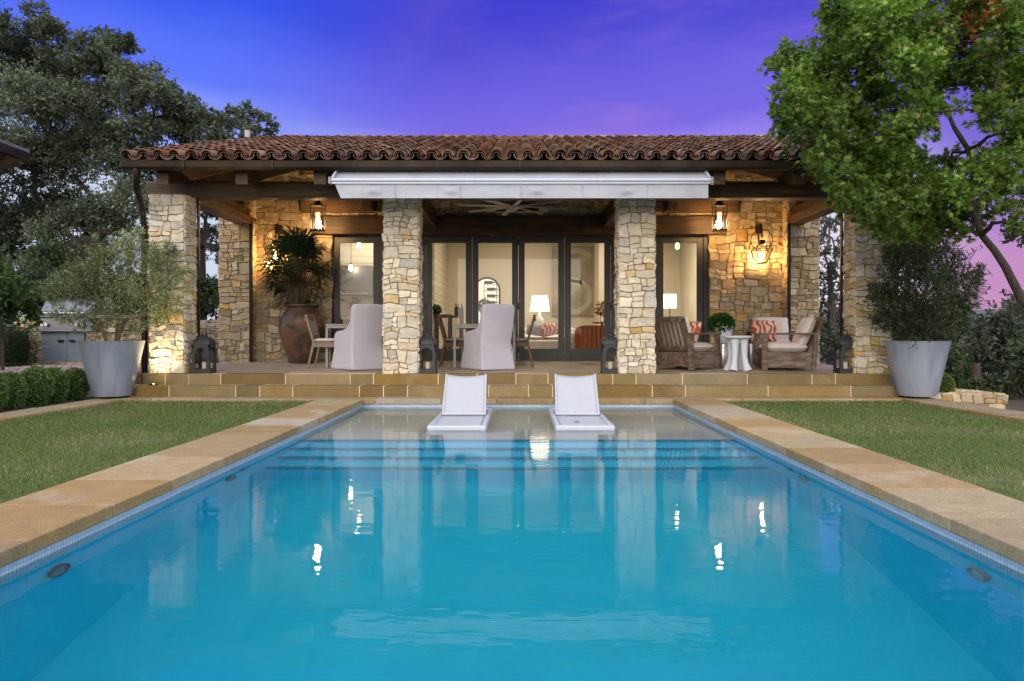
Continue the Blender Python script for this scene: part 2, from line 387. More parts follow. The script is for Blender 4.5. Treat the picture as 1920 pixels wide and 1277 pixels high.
def stone_face(mb, O, U, V, w, h, rng, pal, target=.042, relief=.03, cuts=()):
    O, U, V = Vector(O), Vector(U), Vector(V); Nn = U.cross(V).normalized()
    cells = []
    def split(x, y, a, b):
        asp = a / b
        if (a * b < target * lim[0] and .6 < asp < 3.1) or (a < .17 and b < .13):
            cells.append((x, y, a, b)); lim[0] = rng.choice((.35, .6, .9, 1.2, 1.7)); return
        t = rng.uniform(.3, .7)
        if asp > rng.uniform(1.3, 2.3): split(x, y, a * t, b); split(x + a * t, y, a * (1 - t), b)
        else: split(x, y, a, b * t); split(x, y + b * t, a, b * (1 - t))
    lim = [1.0]
    if cuts:
        for c in cuts: split(*c)
    else: split(0, 0, w, h)
    sx, sy = rng.uniform(0, 99), rng.uniform(0, 99)
    def wp(x, y):
        k = min(1, max(0, min(x, w - x, y, h - y) / .1))
        n = noise.noise_vector(Vector((x * 1.9 + sx, y * 1.9 + sy, 3)))
        n2 = noise.noise_vector(Vector((x * 4.3 + sx, y * 4.3 + sy, 9)))
        return x + (n.x * .07 + n2.x * .045) * k, y + (n.y * .06 + n2.y * .04) * k
    A = (-1, -.92, -.5, 0, .5, .92, 1); n = len(A); g = .0028
    for (x, y, a, b) in cells:
        col = pick(rng, pal); r0 = rng.uniform(.35, 1) * relief; tx, ty = rng.uniform(-.45, .45) * relief, rng.uniform(-.5, .5) * relief
        rc = rng.uniform(.005, .05); vs = []; q = rng.uniform(0, 50); jt = [(rng.uniform(-.006, .006), rng.uniform(-.008, .008)) for _ in range(4)]
        for q1 in A:
            for q2 in A:
                aa = q1 * (1 - rc * q2 ** 4); bb = q2 * (1 - rc * q1 ** 4)
                px, py = wp(x + a / 2 + aa * (a / 2 - g), y + b / 2 + bb * (b / 2 - g))
                k4 = ((q1 > 0) + 2 * (q2 > 0)); jw = abs(q1) * abs(q2); px += jt[k4][0] * jw; py += jt[k4][1] * jw
                edge = abs(q1) == 1 or abs(q2) == 1
                d = -.014 if edge else r0 + tx * q1 + ty * q2 + .015 * noise.noise(Vector((px * 9 + q, py * 12, q))) + .006 * noise.noise(Vector((px * 26 + q, py * 26, q)))
                vs.append(O + U * px + V * py + Nn * d)
        fs = [(i * n + j, (i + 1) * n + j, (i + 1) * n + j + 1, i * n + j + 1) for i in range(n - 1) for j in range(n - 1)]
        mb.add(vs, fs, col)
    dk = (.3, .235, .15)
    for (x, y, a, b) in (cuts or [(0, 0, w, h)]):
        mb.add([O + U * x + V * y - Nn * .012, O + U * (x + a) + V * y - Nn * .012, O + U * (x + a) + V * (y + b) - Nn * .012, O + U * x + V * (y + b) - Nn * .012], [(0, 1, 2, 3)], dk)

BLK = [((.21, .15, .055), 4), ((.19, .13, .042), 3), ((.235, .17, .07), 3), ((.26, .2, .105), 2), ((.175, .118, .042), 2)]
COP = [((.355, .245, .12), 4), ((.37, .275, .155), 3), ((.33, .215, .09), 3), ((.4, .33, .24), 1.5)]
# ================================================================== SETTING
rng = random.Random(7)
XL, XR, YN, YF = -2.253, 2.206, .75, 10.787
CL, CR = -2.905, 2.853
WZ = -.118
def sheet(name, x0, x1, y0, y1, z, mat, kind='structure', n=1):
    b = MB(); b.add([(x0, y0, z), (x1, y0, z), (x1, y1, z), (x0, y1, z)], [(0, 1, 2, 3)])
    return tag(b.build(name, mat), kind=kind)
# earth with a hole for the pool, one sheet out to the horizon
b = MB(); zg = -.3; E = 900
for (x0, x1, y0, y1) in ((-E, -2.85, -200, E), (2.8, E, -200, E), (-2.85, 2.8, -200, .3), (-2.85, 2.8, 11.1, E)):
    b.add([(x0, y0, zg), (x1, y0, zg), (x1, y1, zg), (x0, y1, zg)], [(0, 1, 2, 3)])
tag(b.build('ground', M['earth']), kind='structure')
# far hills
b = MB(); hr = random.Random(3); vs = []; fs = []; nx, ny = 90, 8
for j in range(ny):
    for i in range(nx):
        x = -420 + 840 * i / (nx - 1); y = 180 + 60 * j
        e = math.sin(PI * j / (ny - 1)) ** .8
        z = e * (11 + 5 * noise.noise(Vector((x * .012, j * .3, 2))) + 1.6 * noise.noise(Vector((x * .06, j, 5)))) * (1 if x > 0 else .6)
        vs.append((x, y, z - .4))
for j in range(ny - 1):
    for i in range(nx - 1): fs.append((j * nx + i, j * nx + i + 1, (j + 1) * nx + i + 1, (j + 1) * nx + i))
b.add(vs, fs); tag(b.build('hills', M['hill'], smooth=60), kind='structure')

LZ = -.043
sheet('lawn', -5.76, CL + .02, -4, 10.86, LZ, M['lawnsoil'])
sheet('lawn', CR - .02, 5.55, -4, 10.86, LZ, M['lawnsoil'])
# grass blades
def grass(name, x0, x1, y0, y1, n, seed):
    r = np.random.default_rng(seed)
    u = r.random(n); y = y0 * (y1 / y0) ** u          # more of them close by
    x = x0 + (x1 - x0) * r.random(n)
    keep = (r.random(n) < .35 + .65 * (np.sin(x * 2.1 + 1.3 * np.sin(y * 1.4)) * np.sin(y * 1.7 + x) > -.55))
    x, y = x[keep], y[keep]; n = len(x)
    h = .011 + .015 * r.random(n); h *= (1 + .04 * y)
    a = r.random(n) * 2 * PI; lean = .3 + .9 * r.random(n); w = .0012 + .0003 * y
    d = np.stack([np.cos(a), np.sin(a)], 1); p = np.stack([-d[:, 1], d[:, 0]], 1)
    base = np.stack([x, y, np.full(n, LZ)], 1)
    V = np.zeros((n, 3, 3)); V[:, 0] = base; V[:, 1] = base; V[:, 0, :2] += p * w[:, None]; V[:, 1, :2] -= p * w[:, None]
    V[:, 2] = base; V[:, 2, :2] += d * (h * lean)[:, None]; V[:, 2, 2] += h
    pal = np.array([[.12, .17, .052], [.16, .21, .075], [.088, .135, .04], [.28, .265, .12], [.35, .325, .175]])
    dry = np.array([noise.noise(Vector((xx * .9, yy * .7, seed))) for xx, yy in zip(x[::1], y[::1])])
    idx = np.where(r.random(n) < np.clip(.1 + .5 * dry, .02, .5), r.integers(3, 5, n), r.choice(3, n, p=[.4, .36, .24]))
    e = (np.minimum(np.abs(x - x0), np.abs(x - x1)) < .035); V[e, 2, 2] += .03 * r.random(e.sum()); C = pal[idx] * (.8 + .45 * r.random((n, 1)))
    C = np.repeat(C, 3, 0)
    return tag(np_mesh(name, V.reshape(-1, 3), np.arange(3 * n).reshape(-1, 3), C, M['grass']), kind='stuff')
grass('grass', -5.75, CL, 2.6, 10.83, 130000, 1)
grass('grass', CR, 5.54, 2.6, 10.83, 125000, 2)

# pool coping slabs
def slab(mb, x0, x1, y0, y1, z0, z1, col): mb.box(x0 + .003, x1 - .003, y0 + .003, y1 - .003, z0, z1, col)
b = MB(); cr = random.Random(11)
for side in (-1, 1):
    xa, xb = (CL, XL) if side < 0 else (XR, CR)
    y = -.2 + (.2 if side > 0 else 0)
    while y < YF - .05:
        ln = cr.choice((.66, .72, .8, .86)); y2 = min(y + ln, YF)
        if YF - y2 < .3: y2 = YF
        slab(b, xa, xb, y, y2, -.072, cr.uniform(-.002, .002), pick(cr, COP)); y = y2
x = -6.2                                                     # far strip, also the paving at the foot of the steps
while x < 6.1:
    x2 = min(x + cr.uniform(.55, 1.1), 6.1)
    if 6.1 - x2 < .3: x2 = 6.1
    inpool = x2 > XL and x < XR
    slab(b, x, x2, YF if (x > CL and x2 < CR) else 10.84, 11.24, -.076, cr.uniform(-.002, .002), pick(cr, COP)); x = x2
slab(b, XL, XR, -.2, YN, -.072, 0, pick(cr, COP))
tag(b.build('pool_coping', M['coping'], bevel=.008), kind='structure')
b = MB()
b.box(CL + .02, XL - .035, -.2, 11.2, -.32, -.012, (.5, .42, .3)); b.box(XR + .035, CR - .02, -.2, 11.2, -.32, -.012, (.5, .42, .3))
b.box(-6.18, 6.08, 10.86, 11.24, -.32, -.012, (.5, .42, .3)); b.box(XL - .03, XR + .03, -.19, YN - .035, -.32, -.012, (.5, .42, .3))
tag(b.build('coping_mortar_bed', M['block']), kind='structure')

# kerbs along the lawns
b = MB()
for xa, xb in ((-6.2, -5.76), (5.55, 6.1)):
    y = -3
    while y < 10.8:
        y2 = min(y + cr.uniform(.8, 1.3), 10.835)
        if 10.835 - y2 < .35: y2 = 10.835
        slab(b, xa, xb, y, y2, -.2, cr.uniform(-.003, .003), pick(cr, COP)); y = y2
tag(b.build('kerb', M['coping'], bevel=.008), kind='structure')
sheet('soil_bed', -12, -6.2, 2, 11.6, -.03, M['soil'])

# pool basin
wl, wr, wn, wf = XL - .03, XR + .03, YN - .03, YF + .03
SH = -.365
T = [(-.365, 7.72), (-.52, 7.36), (-.68, 7.02), (-.84, 6.70)]      # tread level, front edge
ZB1, ZB2 = -1.35, -1.75
b = MB()
def wallq(a, c, z0, z1): b.add([(a[0], a[1], z0), (c[0], c[1], z0), (c[0], c[1], z1), (a[0], a[1], z1)], [(0, 1, 2, 3)])
TB = -.25
wallq((wl, wn), (wl, wf), ZB2 - .05, TB); wallq((wr, wf), (wr, wn), ZB2 - .05, TB); wallq((wl, wf), (wr, wf), ZB2 - .05, TB); wallq((wr, wn), (wl, wn), ZB2 - .05, TB)
prof = [(wf, SH)]
for i, (z, y) in enumerate(T):
    prof.append((y, z)); prof.append((y, T[i + 1][0] if i + 1 < len(T) else ZB1))
prof += [(wn, ZB2)]
for (y1, z1), (y2, z2) in zip(prof[1:], prof[2:]):
    b.add([(wl, y1, z1), (wl, y2, z2), (wr, y2, z2), (wr, y1, z1)], [(0, 1, 2, 3)])
tag(b.build('pool_basin', M['plaster']), kind='structure')
b = MB(); b.add([(wl, wf, SH), (wl, T[0][1], SH), (wr, T[0][1], SH), (wr, wf, SH)], [(0, 1, 2, 3)]); tag(b.build('pool_shelf', M['shelf']), kind='structure')
b = MB()
for a, c in (((wl + .004, wn), (wl + .004, wf)), ((wr - .004, wf), (wr - .004, wn)), ((wl, wf - .004), (wr, wf - .004)), ((wr, wn + .004), (wl, wn + .004))):
    wallq(a, c, TB, -.06)
tag(b.build('waterline_tile', M['mosaic']), kind='structure')
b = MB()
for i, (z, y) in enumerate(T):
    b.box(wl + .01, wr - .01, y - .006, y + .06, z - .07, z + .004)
tag(b.build('step_riser_shade', M['riser_shade']), kind='structure')  # dark strips painted in place of the shade on the step risers
b = MB(); b.box(wl - .02, wr + .02, wn - .02, wf + .02, -1.9, WZ)
tag(b.build('water', M['water']), kind='structure')
# lights and fittings in the pool walls
proto = None
for i, (side, py, lab) in enumerate(((-1, 1122, 'round dark ringed light in the pool wall nearest the camera, under the left coping'),
                                (-1, 932, 'round pool light in the left wall, between the steps and the near ringed light'),
                                (1, 932, 'round pool light in the right wall, below the middle of the coping'),
                                (1, 1130, 'round pale ringed light in the pool wall nearest the camera, under the right coping'))):
    D = 1400 * 1.25 / (py - 625); X = wl if side < 0 else wr
    ln = thing('pool_light', lab, 'pool light', (X, D + .15, -.46), 0, 'lights set in the pool walls'); s = -side
    q = MB(); nseg = 28; ring = [Vector((s * .02, .07 * math.cos(t), .07 * math.sin(t))) for t in [2 * PI * k / nseg for k in range(nseg + 1)]]
    q.tube(ring, .012, 8, False); q.build('rim', M['graphite' if i < 2 else 'tablegrey'], ln, smooth=60)
    q = MB(); q.tube([(s * .004, 0, 0), (s * .018, 0, 0)], .066, 28); q.build('lens', M['cabinet' if i != 3 else 'alu'], ln)
for (px, lab) in ((548, 'small round inlet fitting in the left pool wall beside the steps'), (1400, 'small round inlet fitting in the right pool wall beside the steps')):
    X = wl if px < 900 else wr; s = 1 if px < 900 else -1
    q = MB(); q.tube([(X + s * .002, 6.15, -.4), (X + s * .02, 6.15, -.4)], [.045, .03], 20)
    tag(q.build('inlet_fitting', M['tablegrey'], smooth=40), lab, 'inlet', 'inlets in the pool walls')

# patio and steps
def blocks(mb, x0, x1, y0, y1, z0, z1, r, lens=(.45, .62, .9, 1.25, 1.55, .75)):
    x = x0
    while x < x1 - .01:
        x2 = x + r.choice(lens) * .8
        if x1 - x2 < .35: x2 = x1
        mb.box(x + .008, x2 - .008, y0, y1, z0, z1 - r.uniform(0, .002), pick(r, BLK)); x = x2
b = MB(); pr = random.Random(21); PL, PR = -5.76, 5.745
blocks(b, PL, PR, 11.19, 11.6, .0, .1625, pr); blocks(b, PL - .08, PR, 11.53, 11.95, .165, .323, pr)
blocks(b, -14, PL - .09, 11.53, 11.8, .17, .323, pr)
tag(b.build('steps', M['block'], bevel=.006), kind='structure')
b = MB(); mc = (.62, .5, .33)
b.box(PL + .01, PR - .01, 11.196, 11.6, -.03, .16, mc); b.box(PL - .07, PR - .01, 11.536, 11.9, -.03, .3215, mc); b.box(-14, PL - .1, 11.54, 11.8, .1, .32, mc)
tag(b.build('step_mortar', M['block']), kind='structure')
b = MB(); FW = .398
b.add([(PL, 11.85, .3235), (PR, 11.85, .3235), (PR, 15.3, FW), (PL, 15.3, FW), (PL, 11.85, -.3), (PR, 11.85, -.3), (PR, 15.3, -.3), (PL, 15.3, -.3)],
      [(0, 1, 2, 3), (4, 5, 1, 0), (1, 5, 6, 2), (0, 3, 7, 4)])
tag(b.build('patio', M['patio']), kind='structure')
def floorz(y): return .323 + (FW - .3235) * max(0, y - 11.85) / 3.45 + .001
# gravel terrace behind the planting bed
sheet('gravel_terrace', -16, PL - .005, 11.7, 21, .318, M['gravelbed'])
r = np.random.default_rng(5); n = 9000
gx = -10.5 + 4.7 * r.random(n); gy = 11.85 + 3.4 * r.random(n) ** 1.2; s = .012 + .016 * r.random(n)
V = np.zeros((n, 6, 3)); off = np.array([[1, 0, 0], [-1, 0, 0], [0, 1, 0], [0, -1, 0], [0, 0, .7], [0, 0, -.7]])
V = np.stack([gx, gy, np.full(n, .325)], 1)[:, None, :] + off[None] * s[:, None, None] * (.6 + .7 * r.random((n, 6, 1)))
fo = np.array([[0, 2, 4], [2, 1, 4], [1, 3, 4], [3, 0, 4], [2, 0, 5], [1, 2, 5], [3, 1, 5], [0, 3, 5]])
Fc = (np.arange(n)[:, None, None] * 6 + fo[None]).reshape(-1, 3)
C = np.array([[.42, .32, .3], [.36, .27, .26], [.5, .42, .4], [.3, .24, .23]])[r.integers(0, 4, n)]
tag(np_mesh('gravel', V.reshape(-1, 3), Fc, np.repeat(C, 6, 0), M['gravel']), kind='stuff')
b = MB(); stone_face(b, (-14, 11.56, -.05), (1, 0, 0), (0, 0, 1), 14 + PL - .1, .2, random.Random(4), PAL_WALL, .03)
o = b.build('retaining_wall', M['stone'], smooth=35); tag(o, 'low rough stone wall under the gravel terrace behind the boxwood balls', 'wall')

# ================================================================== POOL HOUSE
house = thing('pool_house', 'stone pool house with barrel tile roof, timber porch and glazed folding doors', 'house', (0, 15, .33))
def hb(mb, name, mat, parent=house, **k): return mb.build(name, mat, parent, world=True, **k)
HZ = 4.7
def roofz(y): return 3.47 + .3 * (y - 10.95)
# walls
b = MB(); wr_ = random.Random(31); X0, X1 = -5.32, 5.3; z0 = .36; h = HZ - z0
uL, uR = PX(621, 15) - X0, PX(1330, 15) - X0; hT = 2.95 - z0
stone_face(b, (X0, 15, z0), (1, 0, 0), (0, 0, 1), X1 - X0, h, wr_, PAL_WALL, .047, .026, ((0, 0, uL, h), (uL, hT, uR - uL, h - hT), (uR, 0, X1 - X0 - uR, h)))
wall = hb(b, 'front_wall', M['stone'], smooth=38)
for side, xa, xb, nm in ((-1, -5.93, -5.3, 'corner_pier'), (1, 5.28, 5.89, 'corner_pier')):
    b = MB(); stone_face(b, (xa, 14.72, .3), (1, 0, 0), (0, 0, 1), xb - xa, roofz(14.7) - .35, wr_, PAL_WALL, .045, .03)
    xo = xa if side < 0 else xb
    if side < 0:
        stone_face(b, (xa, 20.75, .3), (0, -1, 0), (0, 0, 1), 6.03, 4.0, wr_, PAL_WALL, .06, .03); stone_face(b, (xb, 14.72, .3), (0, 1, 0), (0, 0, 1), .28, 4.2, wr_, PAL_WALL, .04, .02)
    else:
        stone_face(b, (xb, 14.72, .3), (0, 1, 0), (0, 0, 1), 6.03, 4.0, wr_, PAL_WALL, .06, .03); stone_face(b, (xa, 15, .3), (0, -1, 0), (0, 0, 1), .28, 4.2, wr_, PAL_WALL, .04, .02)
    hb(b, nm, M['stone'], smooth=38)
b = MB(); b.box(-5.9, 5.86, 20.75, 20.9, 0, 4.3, (.4, .33, .22)); hb(b, 'back_wall', M['block'])
# porch pillars
PIL = [(-5.74, -5.2, .42), (-2.115, -1.58, .42), (1.53, 2.09, .42), (5.2, 5.76, .42)]
for k, (xa, xb, dp) in enumerate(PIL):
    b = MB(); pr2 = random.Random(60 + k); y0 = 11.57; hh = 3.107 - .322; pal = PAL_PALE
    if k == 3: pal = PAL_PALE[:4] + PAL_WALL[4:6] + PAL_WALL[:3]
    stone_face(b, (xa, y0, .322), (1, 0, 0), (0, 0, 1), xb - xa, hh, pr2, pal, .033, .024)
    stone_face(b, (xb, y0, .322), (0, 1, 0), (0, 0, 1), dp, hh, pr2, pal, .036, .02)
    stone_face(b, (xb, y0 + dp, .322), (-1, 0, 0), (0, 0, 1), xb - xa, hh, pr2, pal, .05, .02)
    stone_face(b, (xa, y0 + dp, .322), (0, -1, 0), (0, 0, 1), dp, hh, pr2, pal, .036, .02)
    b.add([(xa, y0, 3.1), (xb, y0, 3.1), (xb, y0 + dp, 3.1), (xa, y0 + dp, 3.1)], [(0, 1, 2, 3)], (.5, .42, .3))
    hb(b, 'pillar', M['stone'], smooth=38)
# timbers
b = MB(); b.box(-5.93, 5.95, 11.82, 12.1, 3.097, 3.36); hb(b, 'porch_beam', M['timber'], bevel=.02)
RX = [-5.33, -4.15, -2.98, -1.79, -.6, .6, 1.78, 2.97, 4.16, 5.33]
for x in RX:
    b = MB(); y0, y1 = 11.12, 15.0; zt0, zt1 = roofz(y0) - .07, roofz(y1) - .07
    b.prism([(y0, zt0 - .29), (y0, zt0), (y1, zt1), (y1, zt1 - .29)], 'x', x - .095, x + .095)
    hb(b, 'rafter', M['timber_y'], bevel=.012)
for x in (-1.79, 1.79):
    b = MB(); b.box(x - .13, x + .13, 12.1, 14.98, 3.05, 3.4); hb(b, 'tie_beam', M['timber_y'], bevel=.015)
for s in (-1, 1):
    b = MB(); xa, xb = sorted((s * 5.6, s * 5.28)); b.box(xa, xb, 11.98, 14.97, 3.1, 3.25)
    xa, xb = sorted((s * 5.52, s * 5.35)); b.box(xa, xb, 12.1, 14.96, 3.25, 3.42); hb(b, 'side_beam', M['timber_y'], bevel=.012)
    b = MB(); b.prism([(12.1, 3.38), (12.1, roofz(12.1) - .1), (14.95, roofz(14.95) - .1), (14.95, 3.38)], 'x', s * 5.47, s * 5.44); hb(b, 'gable_infill', M['bronze'])
    b = MB(); xa, xb = sorted((s * 4.35, s * 2.86)); b.box(xa, xb, 14.86, 14.955, 3.36, 3.62); hb(b, 'wall_plate', M['deck'])
    b = MB(); xa, xb = sorted((s * 3.08, s * 2.88)); b.box(xa, xb, 14.55, 14.85, 3.38, 3.66); hb(b, 'bracket', M['timber_y'], bevel=.01)
    b = MB(); b.box(s * 5.175 - .014, s * 5.175 + .014, 11.99, 12.05, .33, 3.1); hb(b, 'screen_track', M['black'])
    b = MB(); b.box(s * 5.285 - .025, s * 5.285 + .025, 14.64, 14.7, .37, 3.1); hb(b, 'screen_track', M['black'])
b = MB(); b.box(PX(586, 14.9), PX(1361, 14.9), 14.88, 15.3, 2.925, 3.29); hb(b, 'lintel', M['timber'], bevel=.015)
# roof: deck, tiles, ridge, gutter
th = math.atan(.3); S = Vector((0, math.cos(th), math.sin(th))); Nn = Vector((0, -math.sin(th), math.cos(th)))
RL, RR = -5.83, 5.83; YE, YR = 10.98, 17.1
b = MB(); b.prism([(YE, roofz(YE) - .06), (YE, roofz(YE) - .015), (YR, roofz(YR) - .015), (20.9, roofz(YR) - .3 * 3.8 - .015), (20.9, roofz(YR) - .3 * 3.8 - .06), (YR, roofz(YR) - .06)], 'x', RL + .06, RR - .06)
roof = hb(b, 'roof', M['deck'])
b = MB(); tr = random.Random(99)
TC = [((.22, .1, .058), 4), ((.17, .072, .042), 4), ((.26, .145, .09), 3), ((.13, .068, .048), 3), ((.32, .225, .16), 2.2), ((.21, .135, .1), 3), ((.085, .052, .04), 2.5), ((.26, .2, .17), 1)]
O0 = Vector((0, 10.92, roofz(10.92)))
def tile(xc, t0, ln, ra, rb, cover, n0, col, seg=8, thk=.013):
    vs = []
    for (t, rr, nn) in ((t0, ra, n0 + .022), (t0 + ln, rb, n0 - .004)):
        for rad in (rr, rr - thk):
            for k in range(seg + 1):
                a = PI * k / seg if cover else PI + PI * k / seg
                x = xc + rad * math.cos(a); n_ = nn + rad * math.sin(a) * (1 if cover else .8)
                vs.append(O0 + Vector((x, 0, 0)) + S * t + Nn * n_)
    q = seg + 1; fs = []
    for k in range(seg):
        fs.append((k, k + 1, 2 * q + k + 1, 2 * q + k)); fs.append((q + k + 1, q + k, 3 * q + k, 3 * q + k + 1)); fs.append((k + 1, k, q + k, q + k + 1))
    b.add(vs, fs, tuple(k * .82 for k in col))
ncol = 50; pitch = (RR - RL - .2) / (ncol - 1); slope = (YR - 10.92) / math.cos(th); exp = .31
for i in range(ncol):
    xc = RL + .1 + i * pitch
    t = -.03 if True else 0; row = 0
    while t < slope - .02:
        ln = min(.42, slope - t)
        j = tr.uniform(-.008, .008); dt = tr.uniform(-.018, .018)
        tile(xc + j, t + dt, ln, .092 + tr.uniform(-.004, .004), .074, True, .062 + tr.uniform(0, .01), pick(tr, TC))
        if row == 0: tile(xc + tr.uniform(-.006, .006), t + .035, .2, .085, .08, True, .035, pick(tr, TC))
        if i < ncol - 1: tile(xc + pitch / 2 + j, t + dt + .02, ln, .1, .085, False, .085, pick(tr, TC))
        t += exp; row += 1
hb(b, 'roof_tiles', M['tile'], roof, smooth=50)
b = MB(); x = RL
while x < RR - .1:
    ln = .46; zz = roofz(YR) + .045 + tr.uniform(-.012, .012); vs = []
    for (xx, rr) in ((x, .13), (x + ln, .115)):
        for k in range(9):
            a = PI * k / 8; vs.append((xx, YR + rr * 1.15 * math.cos(a), zz + rr * math.sin(a)))
    b.add(vs, [(k, k + 1, 10 + k, 9 + k) for k in range(8)], pick(tr, TC)); x += .4
hb(b, 'ridge_caps', M['tile'], roof, smooth=60)
b = MB(); sl2 = 3.9; nrow = 12                                       # rear slope, plain courses
for i in range(nrow):
    ya, yb = YR + 3.8 * i / nrow, YR + 3.8 * (i + 1) / nrow
    b.add([(RL, ya, roofz(YR) + .09 - .3 * (ya - YR)), (RR, ya, roofz(YR) + .09 - .3 * (ya - YR)), (RR, yb, roofz(YR) + .06 - .3 * (yb - YR)), (RL, yb, roofz(YR) + .06 - .3 * (yb - YR))], [(0, 1, 2, 3)], pick(tr, TC))
hb(b, 'rear_slope', M['tile'], roof)
b = MB(); gz0, gz1 = PZ(318, 10.93), PZ(303, 10.93)
b.prism([(10.86, gz1), (10.875, gz0 + .03), (10.92, gz0), (11.0, gz0), (11.0, gz1), (10.985, gz1), (10.985, gz0 + .02), (10.925, gz0 + .02), (10.89, gz0 + .04), (10.875, gz1)], 'x', PX(229, 10.9), 5.9)
g = hb(b, 'gutter', M['bronze'])
for x in (-4.9, -3.6, -2.4, -1.2, 0, 1.2, 2.4, 3.7, 4.9):
    b = MB(); b.box(x - .012, x + .012, 10.85, 10.875, gz0 + .02, gz1 + .004); hb(b, 'gutter_strap', M['black'], g)
for s in (-1, 1):
    b = MB(); xx = s * 5.63
    b.tube([(xx, 10.94, gz0 + .02), (xx, 10.95, gz0 - .12), (xx + s * .03, 11.02, gz0 - .25), (s * 5.83, 11.5, gz0 - .4), (s * 5.93, 11.74, gz0 - .52), (s * 5.935, 11.8, gz0 - .75), (s * 5.935, 11.8, .33)], .047, 12)
    hb(b, 'downpipe', M['bronze'], smooth=50)
b = MB(); b.tube([(PX(464, 16), 16, roofz(16)), (PX(464, 16), 16, PZ(245, 16))], .06, 12); hb(b, 'vent_pipe', M['vent'], roof)
# folding doors
pw = 86.7; YD = 15.12
for k in range(8):
    pl = 798.5 + (k - 2) * pw; xa, xb = PX(pl, YD) + .004, PX(pl + pw, YD) - .004
    ga, gb = xa + .125, xb - .125; zb, zt, gz0_, gz1_ = .415, 2.905, .64, 2.78
    b = MB()
    b.box(xa, ga, YD, YD + .05, zb, zt); b.box(gb, xb, YD, YD + .05, zb, zt); b.box(ga, gb, YD + .001, YD + .049, zb, gz0_); b.box(ga, gb, YD + .001, YD + .049, gz1_, zt)
    d = hb(b, 'door_panel', M['door'], bevel=.004)
    b = MB(); b.add([(ga - .005, YD + .025, gz0_ - .005), (gb + .005, YD + .025, gz0_ - .005), (gb + .005, YD + .025, gz1_ + .005), (ga - .005, YD + .025, gz1_ + .005)], [(0, 1, 2, 3)]); hb(b, 'pane', M['glass'], d)
    if k % 2 == 0 or k == 7:
        xs = xa - .006 if k < 7 else xb + .002
        for z in (.62, 1.5, 2.8): b = MB(); b.tube([(xs, YD - .008, z - .07), (xs, YD - .008, z + .07)], .01, 8); hb(b, 'hinge', M['black'], d)
b = MB()
b.box(PX(619, YD), PX(798.5 - 2 * pw, YD) - .001, YD - .03, YD + .1, .4, 2.93); b.box(PX(798.5 + 6 * pw, YD) + .001, PX(1331, YD), YD - .03, YD + .1, .4, 2.93)
b.box(PX(619, YD) + .03, PX(1331, YD) - .03, YD - .03, YD + .1, 2.908, 2.935); b.box(PX(619, YD), PX(1331, YD), YD - .03, YD + .12, .385, .412)
hb(b, 'door_frame', M['door'])
# interior shell
IX0, IX1, IY = -4.4, 4.3, 20.0
b = MB(); b.box(IX0 - .1, IX1 + .1, YD + .13, IY + .1, .3, .4); hb(b, 'room_floor', M['intfloor'])
b = MB(); b.box(IX0 - .1, IX1 + .1, YD + .2, IY + .1, 3.55, 3.65); hb(b, 'room_ceiling', M['ceil'])
ax, ar, az = PX(913, 20), .34, PZ(545, 20)       # lit wine niche: arch opening in the back wall
b = MB()
b.box(IX0, ax - ar, IY, IY + .12, .4, 3.55); b.box(ax + ar, IX1, IY, IY + .12, .4, 3.55)
pts = [(ax + ar * math.cos(PI * k / 16), az + ar * math.sin(PI * k / 16)) for k in range(17)]
for (xa, za), (xb, zb) in zip(pts, pts[1:]):
    b.add([(xa, IY, za), (xb, IY, zb), (xb, IY, 3.55), (xa, IY, 3.55)], [(0, 1, 2, 3)])
b.box(IX0 - .1, IX0, YD + .2, IY + .12, .4, 3.55); b.box(IX1, IX1 + .1, YD + .2, IY + .12, .4, 3.55)
b.box(1.97, 2.09, 18.6, IY - .002, .4, 3.549)
hb(b, 'room_wall', M['cream'])
b = MB(); b.box(ax - ar - .1, ax + ar + .1, IY + .5, IY + .52, .45, az + ar + .1); hb(b, 'niche_back', M['winelit'])
b = MB(); b.box(ax - ar, ax + ar, IY + .13, IY + .5, .42, .45); hb(b, 'niche_floor', M['ceil'])
b = MB()
o_ = [(ax + (ar) * math.cos(PI * k / 20), az + (ar) * math.sin(PI * k / 20)) for k in range(21)]
path = [(ax + ar, IY - .012, .42)] + [(x, IY - .012, z) for x, z in o_] + [(ax - ar, IY - .012, .42)]
b.tube(path, .026, 6); hb(b, 'niche_frame', M['black'], smooth=50)
b = MB()                                          # shiplap kitchen block
def shiplap(x0, x1, y0, y1, z0, z1, f, bw=.165):
    z = z0
    while z < z1 - .01:
        f(z, min(z + bw - .008, z1)); z += bw
shiplap(0, 0, 0, 0, .4, 3.548, lambda a, c: (b.box(IX0, -1.98, 17.0, 17.03, a, c), b.box(-2.0, -1.96, 17.031, IY - .002, a, c)))
b.box(IX0, -1.985, 17.03, 17.06, .4, 3.548)
hb(b, 'kitchen_wall', M['shiplap'])
for (x, y) in ((-3.3, 16.1), (-1, 17.6), (1, 17.6), (3.2, 17), (0, 19), (3.2, 19)):
    b = MB(); b.tube([(x, y, 3.535), (x, y, 3.549)], .11, 20); hb(b, 'downlight', M['disc'])

